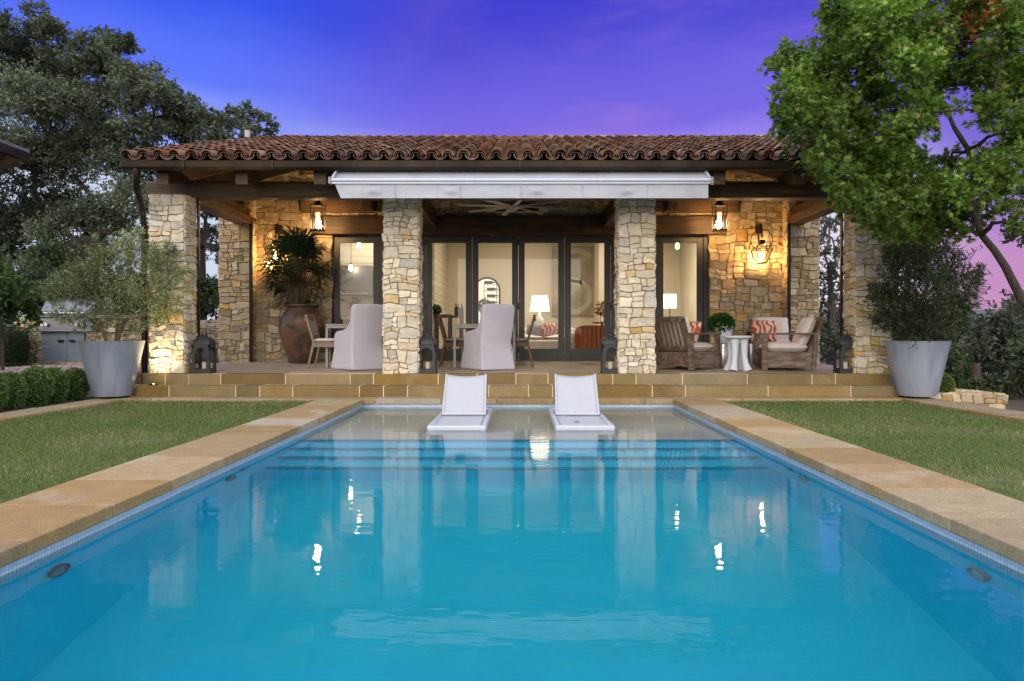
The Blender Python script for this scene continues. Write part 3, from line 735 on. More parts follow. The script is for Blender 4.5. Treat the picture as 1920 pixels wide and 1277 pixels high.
# ------------------------------------------------------------------ things hung on or standing in the house
# awning
aw = thing('awning', 'rolled in white canvas awning with hanging valance under the gutter', 'awning', (0, 11.2, 3.3))
xa, xb = PX(619, 10.75), PX(1335, 10.75); zbr = PZ(338, 10.75); zvb = PZ(371, 10.75)
b = MB(); nx = 120; vs = []; fs = []
xt0, xt1 = PX(632, 11.15), PX(1325, 11.15)
for j, tt in enumerate(np.linspace(0, 1, 6)):
    for i in range(nx + 1):
        u = i / nx; x = (xt0 + (xt1 - xt0) * u) * (1 - tt) + (xa + .05 + (xb - xa - .1) * u) * tt
        y = 11.15 * (1 - tt) + 10.79 * tt; z = 3.43 * (1 - tt) + (zbr + .03) * tt - .03 * math.sin(PI * tt) + .006 * noise.noise(Vector((x * 1.3, tt * 2, 0)))
        vs.append((x, y, z))
for j in range(5):
    for i in range(nx): fs.append((j * (nx + 1) + i, j * (nx + 1) + i + 1, (j + 1) * (nx + 1) + i + 1, (j + 1) * (nx + 1) + i))
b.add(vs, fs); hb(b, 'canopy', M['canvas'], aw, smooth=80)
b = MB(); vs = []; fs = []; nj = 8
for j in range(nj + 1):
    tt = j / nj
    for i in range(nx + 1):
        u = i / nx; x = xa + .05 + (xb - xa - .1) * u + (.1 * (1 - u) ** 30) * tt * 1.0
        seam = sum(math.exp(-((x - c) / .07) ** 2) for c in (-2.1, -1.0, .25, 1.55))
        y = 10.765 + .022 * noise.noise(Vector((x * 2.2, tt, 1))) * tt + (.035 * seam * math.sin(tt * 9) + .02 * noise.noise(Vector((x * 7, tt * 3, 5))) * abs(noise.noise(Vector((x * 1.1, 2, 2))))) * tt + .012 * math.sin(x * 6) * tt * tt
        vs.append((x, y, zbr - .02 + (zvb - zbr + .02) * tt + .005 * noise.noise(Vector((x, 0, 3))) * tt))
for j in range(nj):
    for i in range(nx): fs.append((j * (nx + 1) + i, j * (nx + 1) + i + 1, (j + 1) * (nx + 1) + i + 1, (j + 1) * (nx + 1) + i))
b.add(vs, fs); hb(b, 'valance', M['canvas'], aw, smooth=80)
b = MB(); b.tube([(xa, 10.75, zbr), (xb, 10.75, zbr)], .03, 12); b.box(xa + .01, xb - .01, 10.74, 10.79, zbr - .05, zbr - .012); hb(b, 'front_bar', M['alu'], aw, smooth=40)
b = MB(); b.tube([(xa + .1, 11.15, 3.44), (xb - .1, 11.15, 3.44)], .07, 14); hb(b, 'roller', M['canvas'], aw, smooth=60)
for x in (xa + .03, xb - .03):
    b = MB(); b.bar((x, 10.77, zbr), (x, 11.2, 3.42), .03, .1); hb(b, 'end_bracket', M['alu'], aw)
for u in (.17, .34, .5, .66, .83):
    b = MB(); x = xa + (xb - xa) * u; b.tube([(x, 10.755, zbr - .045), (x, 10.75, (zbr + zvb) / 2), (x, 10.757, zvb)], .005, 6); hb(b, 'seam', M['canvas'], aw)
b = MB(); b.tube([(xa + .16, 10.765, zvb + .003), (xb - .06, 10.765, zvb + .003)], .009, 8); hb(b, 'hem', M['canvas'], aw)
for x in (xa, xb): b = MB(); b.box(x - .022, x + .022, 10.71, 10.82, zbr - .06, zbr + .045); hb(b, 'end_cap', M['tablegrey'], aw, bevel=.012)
# ceiling fan
fan = thing('ceiling_fan', 'pale eight bladed ceiling fan hanging over the middle dining table', 'ceiling fan', (PX(962, 13.2), 13.2, 4.08))
b = MB(); b.tube([(0, 0, 0), (0, 0, -.86)], .018, 8); b.build('rod', M['greywood'], fan)
b = MB(); b.lathe([(.03, -.8), (.11, -.84), (.12, -.92), (.06, -.96)], seg=24); b.build('hub', M['fanblade'], fan, smooth=40)
for k in range(8):
    a = 2 * PI * k / 8 + .2; d = Vector((math.cos(a), math.sin(a), 0))
    b = MB(); b.bar(d * .1 + Vector((0, 0, -.89)), d * .98 + Vector((0, 0, -.89)), .1, .016, up=Vector((d.y * .25, -d.x * .25, 1)), w2=.08); b.build('blade', M['fanblade'], fan, bevel=.004)
# patio heater on the wall
ht = thing('patio_heater', 'long white wall heater with dark grille above the middle doors', 'heater', (PX(970, 14.9), 14.9, PZ(393, 14.9)))
b = MB(); b.box(-.62, -.43, -.1, 0, -.055, .055); b.box(.43, .62, -.1, 0, -.055, .055); b.box(-.43, .43, -.1, 0, .048, .06); b.box(-.43, .43, -.1, 0, -.06, -.048); b.box(-.43, .43, -.02, 0, -.048, .048); b.build('casing', M['cream'], ht)
b = MB(); b.box(-.429, .429, -.09, -.03, -.047, .047); b.build('grille', M['black'], ht)
# hanging lanterns
def hanging(x, lab):
    D = 14.28; z0_, z1_ = PZ(431, D), PZ(387, D)
    t = thing('hanging_lantern', lab, 'lantern', (x, D, z0_), 0, 'hanging lanterns under the porch roof'); hh = z1_ - z0_; w = .11
    b = MB()
    for sx in (-1, 1):
        for sy in (-1, 1): b.box(sx * w - .008, sx * w + .008, sy * w - .008, sy * w + .008, 0, hh)
    b.box(-w - .01, w + .01, -w - .01, w + .01, -.015, 0); b.box(-w - .015, w + .015, -w - .015, w + .015, hh, hh + .018); b.build('frame', M['black'], t)
    b = MB()
    for (p, q) in (((-w, -w), (w, -w)), ((w, -w), (w, w)), ((w, w), (-w, w)), ((-w, w), (-w, -w))): b.add([(p[0], p[1], 0), (q[0], q[1], 0), (q[0], q[1], hh), (p[0], p[1], hh)], [(0, 1, 2, 3)])
    b.build('pane', M['lglass'], t)
    b = MB(); b.lathe([(.09, hh + .018), (.05, hh + .1), (.02, hh + .12)], seg=16); b.tube([(0, 0, hh + .1), (0, 0, roofz(D) - .06 - z0_)], .012, 8); b.build('cap_and_rod', M['black'], t)
    b = MB(); b.lathe([(.04, .21), (.04, .33), (.034, .335), (.034, .22)], seg=16, caps=False); b.build('glass_cup', M['sleeve'], t, smooth=40)
    b = MB(); b.lathe([(.016, .03), (.046, .07), (.042, .13), (.018, .2), (.002, .235)], seg=12); b.build('flame', M['flame'], t, smooth=60)
    return t
hanging(PX(596, 14.28), 'lit glass lantern hanging near the palm, in front of the lintel')
hanging(PX(1349, 14.28), 'lit glass lantern hanging near the wall sconce above the teak chairs')
# sconces
def sconce(x, lab):
    Y = 14.96; t = thing('wall_sconce', lab, 'sconce', (x, Y, PZ(494, 14.85)), 0, 'ring mounted wall sconces on the stone wall'); s = 94.0
    cy = -.22; h1 = 27 / s * 1.0 + .02; h2 = 42 / s
    b = MB(); n = 32; zc = 42 / s
    b.tube([(.215 * math.cos(2 * PI * k / n), cy, zc + .215 * math.sin(2 * PI * k / n)) for k in range(n + 1)], .009, 6, False); b.build('ring', M['black'], t, smooth=60)
    b = MB(); b.tube([(0, -.03, .42), (0, -.03, .74), (.0, -.05, .78), (0, cy + .06, .78), (0, cy, .74), (0, cy, .5)], .014, 8); b.box(-.05, .05, -.03, .02, .6, .78); b.build('bracket', M['black'], t, smooth=50)
    b = MB(); w0, w1 = .075, .165
    for sx in (-1, 1):
        for sy in (-1, 1):
            b.bar((sx * w0, cy + sy * w0, 0), (sx * w1, cy + sy * w1, .26), .014, .014); b.bar((sx * w1, cy + sy * w1, .26), (sx * .05, cy + sy * .05, .37), .012, .012)
    for (ww, zz) in ((w0, 0), (w1, .26)):
        for a in (-1, 1): b.bar((-ww, cy + a * ww, zz), (ww, cy + a * ww, zz), .014, .014); b.bar((a * ww, cy - ww, zz), (a * ww, cy + ww, zz), .014, .014)
    b.box(-.05, .05, cy - .05, cy + .05, .37, .45); b.box(-w0, w0, cy - w0, cy + w0, -.012, 0); b.build('frame', M['black'], t)
    b = MB()
    for (za, wa, zb, wb) in ((0, w0, .26, w1), (.26, w1, .37, .05)):
        for (sa, sb) in (((-1, -1), (1, -1)), ((1, -1), (1, 1)), ((1, 1), (-1, 1)), ((-1, 1), (-1, -1))):
            b.add([(sa[0] * wa, cy + sa[1] * wa, za), (sb[0] * wa, cy + sb[1] * wa, za), (sb[0] * wb, cy + sb[1] * wb, zb), (sa[0] * wb, cy + sa[1] * wb, zb)], [(0, 1, 2, 3)])
    b.build('pane', M['lglass'], t)
    b = MB(); b.lathe([(.01, .06), (.03, .1), (.022, .15), (.002, .22)], (0, cy, 0), 12); b.build('flame', M['sflame'], t, smooth=60)
sconce(PX(520, 14.85), 'lit black wall sconce on a ring, half hidden behind the palm')
sconce(PX(1425, 14.85), 'lit black wall sconce on a ring, on the stone above the cream armchair')
# outlets on the stone
for (px, py, D, lab) in ((455, 651, 14.68, 'ivory outlet cover on the stone corner pier'), (506, 653, 14.95, 'ivory outlet cover on the stone wall beside the urn')):
    b = MB(); x, z = PX(px, D), PZ(py, D); b.box(x - .05, x + .05, D - .01, D + .04, z - .08, z + .08); b.box(x - .035, x + .035, D - .03, D - .01, z - .06, z + .06)
    tag(b.build('outlet_cover', M['plastic'], bevel=.006), lab, 'outlet', 'outlet covers on the stone')
# uplight
ul = thing('uplight', 'small glowing uplight set in the lower step below the corner pillar', 'uplight', (PX(288, 11.36), 11.36, .163))
b = MB(); b.lathe([(.001, 0), (.06, 0), (.065, .012), (.045, .02), (.04, .012), (.001, .012)], seg=24); b.build('rim', M['bronze'], ul, smooth=40)
b = MB(); b.lathe([(.001, .014), (.038, .016), (.001, .019)], seg=20, caps=False); b.build('lens', M['uplens'], ul)
la = bpy.data.lights.new('uplight beam', 'SPOT'); la.energy = 75; la.color = (1, .74, .38); la.spot_size = R(110); la.spot_blend = 1; la.shadow_soft_size = .03
lo = bpy.data.objects.new('uplight_beam', la); COL.objects.link(lo); lo.location = (PX(292, 11.33), 11.33, .2)
lo.rotation_euler = (Vector((PX(314, 11.57), 11.6, 3.0)) - Vector(lo.location)).to_track_quat('-Z', 'Y').to_euler()
# ================================================================== FURNITURE
def soft(o, voxel=.022, it=6):
    m = o.modifiers.new('Remesh', 'REMESH'); m.mode = 'VOXEL'; m.voxel_size = voxel; m.use_smooth_shade = True
    s = o.modifiers.new('Smooth', 'SMOOTH'); s.iterations = it; s.factor = .5
# slip-covered host chair, facing +y, back towards -y
def host_chair(loc, rz, label):
    t = thing('host_chair', label, 'chair', loc, rz, 'slipcovered dining chairs')
    b = MB(); n = 12
    # back slab: gently curved, wider at the top
    vs = []; fs = []; zs = [0.0, .15, .3, .46, .6, .75, .9, 1.0, 1.06, 1.085]
    for side in (0, 1):
        for j, z in enumerate(zs):
            for i in range(n + 1):
                u = -1 + 2 * i / n; w = .275 + .035 * min(1, max(0, (z - .3) / .5)) + (.03 * (1 - z / .46) if z < .46 else 0)
                if z > .98: w -= .02 * ((z - .98) / .1) ** 2
                y = -.30 - .17 * max(0, z - .42) - (.04 * (1 - z / .42) if z < .42 else 0) - .03 * (1 - u * u)
                y += (0 if side == 0 else .11)
                zz = z + (.012 * (1 - u * u) if j == len(zs) - 1 else 0)
                vs.append((u * w, y, zz))
    m = n + 1; o = len(zs) * m
    for j in range(len(zs) - 1):
        for i in range(n):
            fs.append((j * m + i, j * m + i + 1, (j + 1) * m + i + 1, (j + 1) * m + i)); fs.append((o + j * m + i + 1, o + j * m + i, o + (j + 1) * m + i, o + (j + 1) * m + i + 1))
        fs.append((j * m, (j + 1) * m, o + (j + 1) * m, o + j * m)); fs.append(((j + 1) * m + n, j * m + n, o + j * m + n, o + (j + 1) * m + n))
    J = (len(zs) - 1) * m
    for i in range(n): fs.append((J + i, J + i + 1, o + J + i + 1, o + J + i)); fs.append((i + 1, i, o + i, o + i + 1))
    b.add(vs, fs)
    for s in (-1, 1):                                   # sides with a sloped arm that sweeps up into the back
        prof = [(-.27, 0), (.33, 0), (.31, .5), (.29, .6), (.2, .645), (.02, .66), (-.12, .69), (-.22, .77), (-.31, .93)]
        xa, xb = sorted((s * .3, s * .215)); b.prism(prof if s else prof, 'x', xa, xb)
    b.box(-.26, .26, -.28, .32, .02, .44)
    # skirt with a slight flare
    b.add([(-.335, -.385, 0), (.335, -.385, 0), (.34, .37, 0), (-.34, .37, 0), (-.29, -.33, .34), (.29, -.33, .34), (.295, .33, .34), (-.295, .33, .34)], [(3, 2, 1, 0), (4, 5, 6, 7), (0, 1, 5, 4), (1, 2, 6, 5), (2, 3, 7, 6), (3, 0, 4, 7)])
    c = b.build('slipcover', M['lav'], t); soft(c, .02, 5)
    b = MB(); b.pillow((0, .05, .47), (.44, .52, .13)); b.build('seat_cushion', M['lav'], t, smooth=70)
    b = MB()
    for s in (-1, 1): b.tube([(s * .285, -.366, .01), (s * .285, -.352, .3), (s * .27, -.335, .42)], .006, 6)
    b.build('piping', M['lav'], t, smooth=60)
    return t
# slatless wooden dining chair facing +y
def side_chair(mat, cmat, label, loc, rz):
    t = thing('dining_chair', label, 'chair', loc, rz, 'wooden dining chairs')
    for s in (-1, 1):
        b = MB(); b.bar((s * .22, .2, 0), (s * .2, .19, .42), .03, .03, w2=.042, h2=.045); b.build('leg', mat, t, bevel=.004)
        b = MB(); b.bar((s * .22, -.3, 0), (s * .2, -.2, .44), .03, .034, up=(1, 0, 0), w2=.045, h2=.045); b.build('leg', mat, t, bevel=.004)
    b = MB(); b.box(-.225, .225, .165, .2, .36, .43); b.box(-.225, .225, -.23, -.195, .36, .43); b.box(-.225, -.19, -.195, .165, .36, .43); b.box(.19, .225, -.195, .165, .36, .43); b.box(-.22, .22, -.22, .2, .43, .445)
    b.build('seat_frame', mat, t, bevel=.004)
    b = MB(); top = (-.335, .92)
    for s in (-1, 1): b.bar((s * .205, -.2, .43), (s * .225, top[0], top[1]), .04, .045, up=(1, 0, 0), w2=.035, h2=.04)
    b.bar((-.24, top[0] + .005, top[1] - .05), (.24, top[0] + .005, top[1] - .05), .028, .11, up=(0, .3, 1))
    b.bar((-.215, -.232, .55), (.215, -.232, .55), .024, .05, up=(0, .3, 1))
    for i in range(7): x = -.165 + .055 * i; b.bar((x, -.236, .56), (x, top[0] + .012, top[1] - .09), .022, .016, up=(0, 1, .3))
    b.build('backrest', mat, t, bevel=.003)
    b = MB(); b.pillow((0, -.01, .475), (.45, .44, .075), n=10); b.build('cushion', cmat, t, smooth=70)
    return t
def dining_table(loc, lab, wx, ly, mat):
    t = thing('dining_table', lab, 'table', loc, 0, 'grey metal dining tables')
    b = MB(); b.box(-wx / 2, wx / 2, 0, ly, .735, .765); b.box(-wx / 2 + .01, wx / 2 - .01, .01, .04, .69, .735); b.box(-wx / 2 + .01, wx / 2 - .01, ly - .04, ly - .01, .69, .735)
    for s in (-1, 1): b.box(s * (wx / 2 - .025) - .015, s * (wx / 2 - .025) + .015, .04, ly - .04, .69, .735)
    b.build('table_top', mat, t, bevel=.003)
    for s in (-1, 1):
        for y in (.03, ly - .03): b = MB(); b.box(s * (wx / 2 - .025) - .022, s * (wx / 2 - .025) + .022, y - .022, y + .022, 0, .69); b.build('leg', mat, t, bevel=.003)
    return t
D0 = 12.95
cx = PX(908, D0); dining_table((cx, D0, floorz(D0)), 'grey metal dining table in front of the middle doors', 1.08, 1.75, M['tablegrey'])
lx = PX(668, D0); dining_table((lx, D0, floorz(D0)), 'grey metal dining table beside the urn, half behind a pillar', 1.08, 1.75, M['tablegrey'])
host_chair((PX(914, 12.75), 12.75, floorz(12.75)), R(33), 'pale slipcovered chair seen from behind at the middle dining table')
host_chair((PX(672, 12.72), 12.72, floorz(12.72)), R(41), 'pale slipcovered chair seen from behind at the table beside the urn')
host_chair((lx + .18, D0 + 2.0 - .1, floorz(14.6)), R(172), 'pale slipcovered chair at the far end of the table beside the urn')
side_chair(M['teakdark'], M['cushgrey'], 'brown dining chair with grey cushion, nearer the left lantern, at the middle table', (cx - .5, 13.35, floorz(13.35)), R(-90))
side_chair(M['teakdark'], M['cushgrey'], 'brown dining chair with grey cushion in front of the lit table lamp', (cx + .55, 13.3, floorz(13.3)), R(90))
side_chair(M['greywood'], M['cush'], 'grey wooden dining chair with cream cushion in front of the urn', (lx - .52, 13.1, floorz(13.1)), R(-90))
side_chair(M['teakdark'], M['cush'], 'brown dining chair with cream cushion mostly hidden behind a pillar', (lx + .52, 13.4, floorz(13.4)), R(90))

# floor lanterns
def floor_lantern(px, label):
    D = 11.78; w = .135; hb_ = .46
    t = thing('floor_lantern', label, 'lantern', (PX(px, D), D, .324), 0, 'black floor lanterns beside the pillars')
    b = MB(); b.box(-w - .005, w + .005, -w - .005, w + .005, 0, .045); b.build('base', M['graphite'], t, bevel=.005)
    b = MB()                                            # four faces, each a plate with an arched opening
    iw, zsp = .09, .31
    arch = [(-iw, .075), (-iw, zsp)] + [(iw * -math.cos(PI * k / 10), zsp + iw * math.sin(PI * k / 10)) for k in range(1, 10)] + [(iw, zsp), (iw, .075)]
    outr = [(-w, .045), (-w, zsp)] + [(-w + 2 * w * k / 10, hb_) for k in range(1, 10)] + [(w, zsp), (w, .045)]
    n = len(arch)
    for rot in range(4):
        Mr = Matrix.Rotation(PI / 2 * rot, 3, 'Z')
        vs = [Mr @ Vector((x, -w, z)) for x, z in outr] + [Mr @ Vector((x, -w, z)) for x, z in arch] + [Mr @ Vector((x, -w + .018, z)) for x, z in outr] + [Mr @ Vector((x, -w + .018, z)) for x, z in arch]
        fs = []
        for i in range(n - 1): fs += [(i, i + 1, n + i + 1, n + i), (2 * n + i + 1, 2 * n + i, 3 * n + i, 3 * n + i + 1), (n + i, n + i + 1, 3 * n + i + 1, 3 * n + i)]
        fs += [(0, n, 2 * n - 1, n - 1), (n, 3 * n, 4 * n - 1, 2 * n - 1)]
        b.add(vs, fs)
    b.build('arched_frame', M['graphite'], t)
    b = MB(); prof = [(w + .012, hb_ - .01), (w + .012, hb_ + .02), (w - .005, hb_ + .06), (w - .045, hb_ + .1), (.05, hb_ + .125), (.05, hb_ + .15), (.02, hb_ + .16)]
    vs = []; fs = []; seg = 24
    for (r, z) in prof:
        for k in range(seg):
            a = 2 * PI * k / seg; c_, s_ = math.cos(a), math.sin(a); e = 5 if r > .06 else 2; q = (abs(c_) ** e + abs(s_) ** e) ** (-1 / e)
            vs.append((r * c_ * q, r * s_ * q, z))
    for i in range(len(prof) - 1):
        for k in range(seg): k2 = (k + 1) % seg; fs.append((i * seg + k, i * seg + k2, (i + 1) * seg + k2, (i + 1) * seg + k))
    fs.append(tuple(range(seg - 1, -1, -1))); fs.append(tuple((len(prof) - 1) * seg + k for k in range(seg))); b.add(vs, fs)
    b.build('domed_roof', M['graphite'], t, smooth=35)
    b = MB(); b.tube([(.04 * math.cos(a), 0, hb_ + .175 + .03 * math.sin(a)) for a in np.linspace(0, 2 * PI, 17)], .007, 6, False); b.build('ring_handle', M['graphite'], t, smooth=60)
    b = MB()
    for rot in range(4):
        Mr = Matrix.Rotation(PI / 2 * rot, 3, 'Z'); b.add([Mr @ Vector(v) for v in ((-.1, -w + .02, .06), (.1, -w + .02, .06), (.1, -w + .02, .42), (-.1, -w + .02, .42))], [(0, 1, 2, 3)])
    b.build('pane', M['lglass'], t)
    b = MB(); b.lathe([(.035, .05), (.035, .17), (.02, .175), (.004, .17)], seg=20); b.tube([(0, 0, .17), (0, 0, .19)], .003, 5); b.build('candle', M['wax'], t, smooth=40)
for px, lab in ((383, 'dark arched lantern beside the uplit corner pillar'), (802, 'dark arched lantern between a pillar and the middle dining chairs'),
                (1144, 'dark arched lantern against the pillar that partly hides a teak armchair'), (1585, 'dark arched lantern behind the teak armchair, against the corner pillar')):
    floor_lantern(px, lab)

# teak armchairs, facing +y
def armchair(loc, rz, label, mat=M['teak']):
    t = thing('teak_armchair', label, 'armchair', loc, rz, 'teak lounge chairs round the white side table'); W = .39
    for s in (-1, 1):
        b = MB(); b.box(s * W - .035, s * W + .035, .36, .45, 0, .585); b.build('leg', mat, t, bevel=.005)
        b = MB(); b.bar((s * W, -.36, 0), (s * W, -.40, .585), .07, .08, up=(1, 0, 0)); b.build('leg', mat, t, bevel=.005)
        b = MB(); b.box(s * W - .05, s * W + .05, -.44, .47, .585, .617); b.build('arm', mat, t, bevel=.006)
        b = MB(); b.box(s * W - .018, s * W + .018, -.33, .36, .05, .3); b.build('side_board', mat, t, bevel=.004)
    b = MB(); b.box(-W + .035, W - .035, .37, .41, .06, .29); b.box(-W + .035, W - .035, -.33, -.29, .06, .29)
    for i in range(7): y = -.27 + .105 * i; b.box(-W + .02, W - .02, y, y + .075, .27, .295)
    b.build('seat_frame', mat, t, bevel=.004)
    b = MB(); p0 = Vector((0, -.30, .3)); p1 = Vector((0, -.52, .84)); up = (p1 - p0).normalized(); fw = Vector((0, up.z, -up.y))
    for s in (-1, 1): b.bar(p0 + Vector((s * (W - .06), 0, 0)), p1 + Vector((s * (W - .06), 0, 0)), .06, .045, up=fw)
    b.bar(p1 + Vector((-W + .03, 0, 0)), p1 + Vector((W - .03, 0, 0)), .045, .08, up=up); q = p0.lerp(p1, .12); b.bar(q + Vector((-W + .08, 0, 0)), q + Vector((W - .08, 0, 0)), .04, .07, up=up)
    for i in range(7):
        x = -W + .13 + i * (2 * W - .26) / 6; b.bar(p0.lerp(p1, .15) + Vector((x, 0, 0)), p0.lerp(p1, .97) + Vector((x, 0, 0)), .04, .016, up=fw)
    b.build('slatted_back', mat, t, bevel=.003)
    b = MB(); b.pillow((0, .06, .375), (.68, .74, .17), .3, 12); b.build('seat_cushion', M['cush'], t, smooth=70)
    Mr = Matrix.Rotation(math.atan2(.22, .54), 3, 'X') @ Matrix.Rotation(PI / 2, 3, 'X')
    b = MB(); b.pillow((0, -.28, .63), (.67, .56, .19), .35, 12, Matrix.Rotation(math.atan2(.22, .54), 3, 'X') @ Matrix(((1, 0, 0), (0, 0, -1), (0, 1, 0)))); b.build('back_cushion', M['cush'], t, smooth=70)
    return t
Dc = 12.6
armchair((PX(1283, 12.75), 12.75, floorz(12.75)), R(-47), 'teak armchair with slatted back turned towards the pillar', M['teak'])
armchair((PX(1474, 12.62), 12.62, floorz(12.6)), R(80), 'teak armchair seen side on, next to the corner pillar lantern', M['teak'])
armchair((PX(1448, 14.2), 14.2, floorz(14.2)), R(168), 'teak armchair facing the pool in front of the stone wall, holding the coral cushion')
def scatter(loc, size, rx, rz, label, mat=M['coral']):
    b = MB(); b.pillow((0, 0, 0), size, .55, 12)
    o = b.build('throw_pillow', mat, smooth=70); o.location = loc; o.rotation_euler = (rx, 0, rz); return tag(o, label, 'pillow', 'coral print pillows')
scatter((PX(1432, 13.85), 13.86, PZ(621, 13.85)), (.46, .42, .15), R(74), R(-8), 'coral and cream leaf print pillow on the armchair by the stone wall')
scatter((PX(1291, 12.7), 12.72, PZ(624, 12.7)), (.46, .42, .15), R(68), R(-50), 'coral and white print pillow standing in the slatted armchair beside the pillar')
# side tables
ws = thing('side_table', 'white round side table on flared elephant legs between the teak armchairs', 'side table', (PX(1383, 12.35), 12.35, floorz(12.35)))
b = MB(); b.lathe([(.02, .515), (.2, .525), (.232, .545), (.235, .565), (.225, .575), (.02, .578)], seg=36); b.build('table_top', M['whitecast'], ws, smooth=40)
for k in range(4):
    a = PI / 4 + PI / 2 * k + .1; d = Vector((math.cos(a), math.sin(a), 0)); b = MB()
    b.tube([d * .175 + Vector((0, 0, 0)), d * .165 + Vector((0, 0, .03)), d * .135 + Vector((0, 0, .12)), d * .115 + Vector((0, 0, .25)), d * .11 + Vector((0, 0, .42)), d * .1 + Vector((0, 0, .53))], [.075, .07, .053, .05, .062, .085], 14); b.build('leg', M['whitecast'], ws, smooth=60)
def drum(px, D, lab):
    b = MB(); b.lathe([(.155, 0), (.16, .01), (.16, .4), (.155, .41), (.01, .412)], seg=32); o = b.build('drum_table', M['steel'], smooth=40); o.location = (PX(px, D), D, floorz(D)); return tag(o, lab, 'side table', 'metal drum tables')
drum(1356, 13.1, 'brushed steel drum table under the bowl of white flowers'); drum(1394, 13.3, 'brushed steel drum table half hidden behind the white side table')

# pool loungers
def lounger(x0, x1, label, spot=False):
    cxl = (x0 + x1) / 2; w = (x1 - x0) / 2; ya, yb = 8.23, 10.2; zt = -.068
    t = thing('pool_lounger', label, 'lounger', (cxl, (ya + yb) / 2, SH), 0, 'white loungers standing in the shallow end')
    def add(b, n, m, **k): return b.build(n, m, t, world=True, **k)
    b = MB(); r = .05
    b.box(cxl - w, cxl + w, ya, ya + .07, zt - .075, zt); b.box(cxl - w, cxl + w, yb - .07, yb, zt - .075, zt)
    for s in (-1, 1): xa, xb = sorted((cxl + s * w, cxl + s * (w - .06))); b.box(xa, xb, ya + .07, yb - .07, zt - .075, zt)
    add(b, 'frame', M['alu'], bevel=.018)
    for sx in (-1, 1):
        for y in (ya + .12, yb - .12): b = MB(); b.box(cxl + sx * (w - .06) - .04, cxl + sx * (w - .06) + .04, y - .05, y + .05, SH, zt - .07); add(b, 'leg', M['alu'], bevel=.01)
    yh = 9.3; sw = w - .065
    b = MB(); vs = []; fs = []; n = 10
    for j in range(n + 1):
        for i in range(n + 1):
            u = -1 + 2 * i / n; y = ya + .085 + (yh - ya - .085) * j / n; vs.append((cxl + u * sw, y, zt - .01 - .02 * (1 - u * u) * math.sin(PI * j / n)))
    m = n + 1
    fs = [(j * m + i, j * m + i + 1, (j + 1) * m + i + 1, (j + 1) * m + i) for j in range(n) for i in range(n)]
    b.add(vs, fs); o = add(b, 'seat_sling', M['sling'], smooth=80); sm = o.modifiers.new('Solidify', 'SOLIDIFY'); sm.thickness = .008
    b = MB(); vs = []; p0 = Vector((cxl, yh, zt)); p1 = Vector((cxl, 9.74, .415))
    for j in range(n + 1):
        for i in range(n + 1):
            u = -1 + 2 * i / n; p = p0.lerp(p1, j / n); sag = .022 * (1 - u * u)
            vs.append((p.x + u * (sw - .006), p.y + sag * .7, p.z - sag * .7 - (.012 * (1 - u * u) if j == n else 0)))
    b.add(vs, fs); o = add(b, 'back_sling', M['sling'], smooth=80); sm = o.modifiers.new('Solidify', 'SOLIDIFY'); sm.thickness = .008
    b = MB()
    for s in (-1, 1): b.tube([p0 + Vector((s * sw, 0, 0)), p1 + Vector((s * (sw - .008), 0, 0))], .013, 8)
    b.tube([p0 + Vector((-sw, .01, .01)), p0 + Vector((sw, .01, .01))], .013, 8); add(b, 'back_frame', M['alu'], smooth=50)
    for s in (-1, 1): b = MB(); b.bar((cxl + s * (sw - .06), 9.66, .32), (cxl + s * (sw - .04), 10.05, zt - .02), .02, .02); add(b, 'prop', M['alu'])
    return t
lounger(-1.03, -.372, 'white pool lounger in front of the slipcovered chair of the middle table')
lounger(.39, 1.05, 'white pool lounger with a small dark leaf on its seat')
b = MB(); lp = [(-.03, 0), (-.012, .014), (.0, .004), (.02, .012), (.034, -.004), (.01, -.012), (-.01, -.008)]
b.add([(x, y, .004 * ((i % 2) * 2)) for i, (x, y) in enumerate(lp)], [tuple(range(len(lp)))]); o = b.build('fallen_leaf', M['teakdark']); o.location = (.66, 8.75, -.09); o.rotation_euler = (.1, .1, .3)
sm = o.modifiers.new('Solidify', 'SOLIDIFY'); sm.thickness = .003
tag(o, 'dark curled leaf lying on a lounger seat', 'leaf')
for (px, py, lab) in ((1104, 1027, 'tiny dark leaf floating in mid pool'), (1102, 1196, 'tiny dark leaf floating nearest the camera')):
    D = 1400 * 1.086 / (py - 625); b = MB(); k = .011; b.add([(x * k * 30, y * k * 30, .001) for x, y in lp], [tuple(range(len(lp)))])
    o = b.build('floating_leaf', M['teakdark']); o.location = (PX(px, D), D, WZ + .002); o.scale = (.9, .9, 1); tag(o, lab, 'leaf', 'leaves floating on the pool')

# big planters
def planter(px, D, label):
    t = thing('tapered_planter', label, 'planter', (PX(px, D), D, .0), 0, 'big grey planters at the ends of the steps')
    zt = PZ(639, D)
    b = MB(); b.lathe([(.25, .03), (.262, .05), (.35, .42), (.438, zt - .012), (.445, zt), (.425, zt), (.42, zt - .03), (.4, zt - .08)], seg=56, caps=False); b.lathe([(.001, .03), (.25, .03)], seg=56, caps=False)
    b.build('pot', M['planter'], t, smooth=35)
    b = MB(); b.lathe([(.001, zt - .06), (.41, zt - .07)], seg=40, caps=False); b.build('soil', M['soil'], t)
    for k in range(3):
        a = k * 2.1 + .5; b = MB(); b.box(.16 * math.cos(a) - .06, .16 * math.cos(a) + .06, .16 * math.sin(a) - .05, .16 * math.sin(a) + .05, .002, .03); b.build('foot', M['soil'], t)
    return zt
PD = 11.03
zp = planter(210, PD, 'tall tapered grey planter holding the olive tree, beside the boxwood balls')
planter(1720, PD, 'tall tapered grey planter holding the dark evergreen shrub')
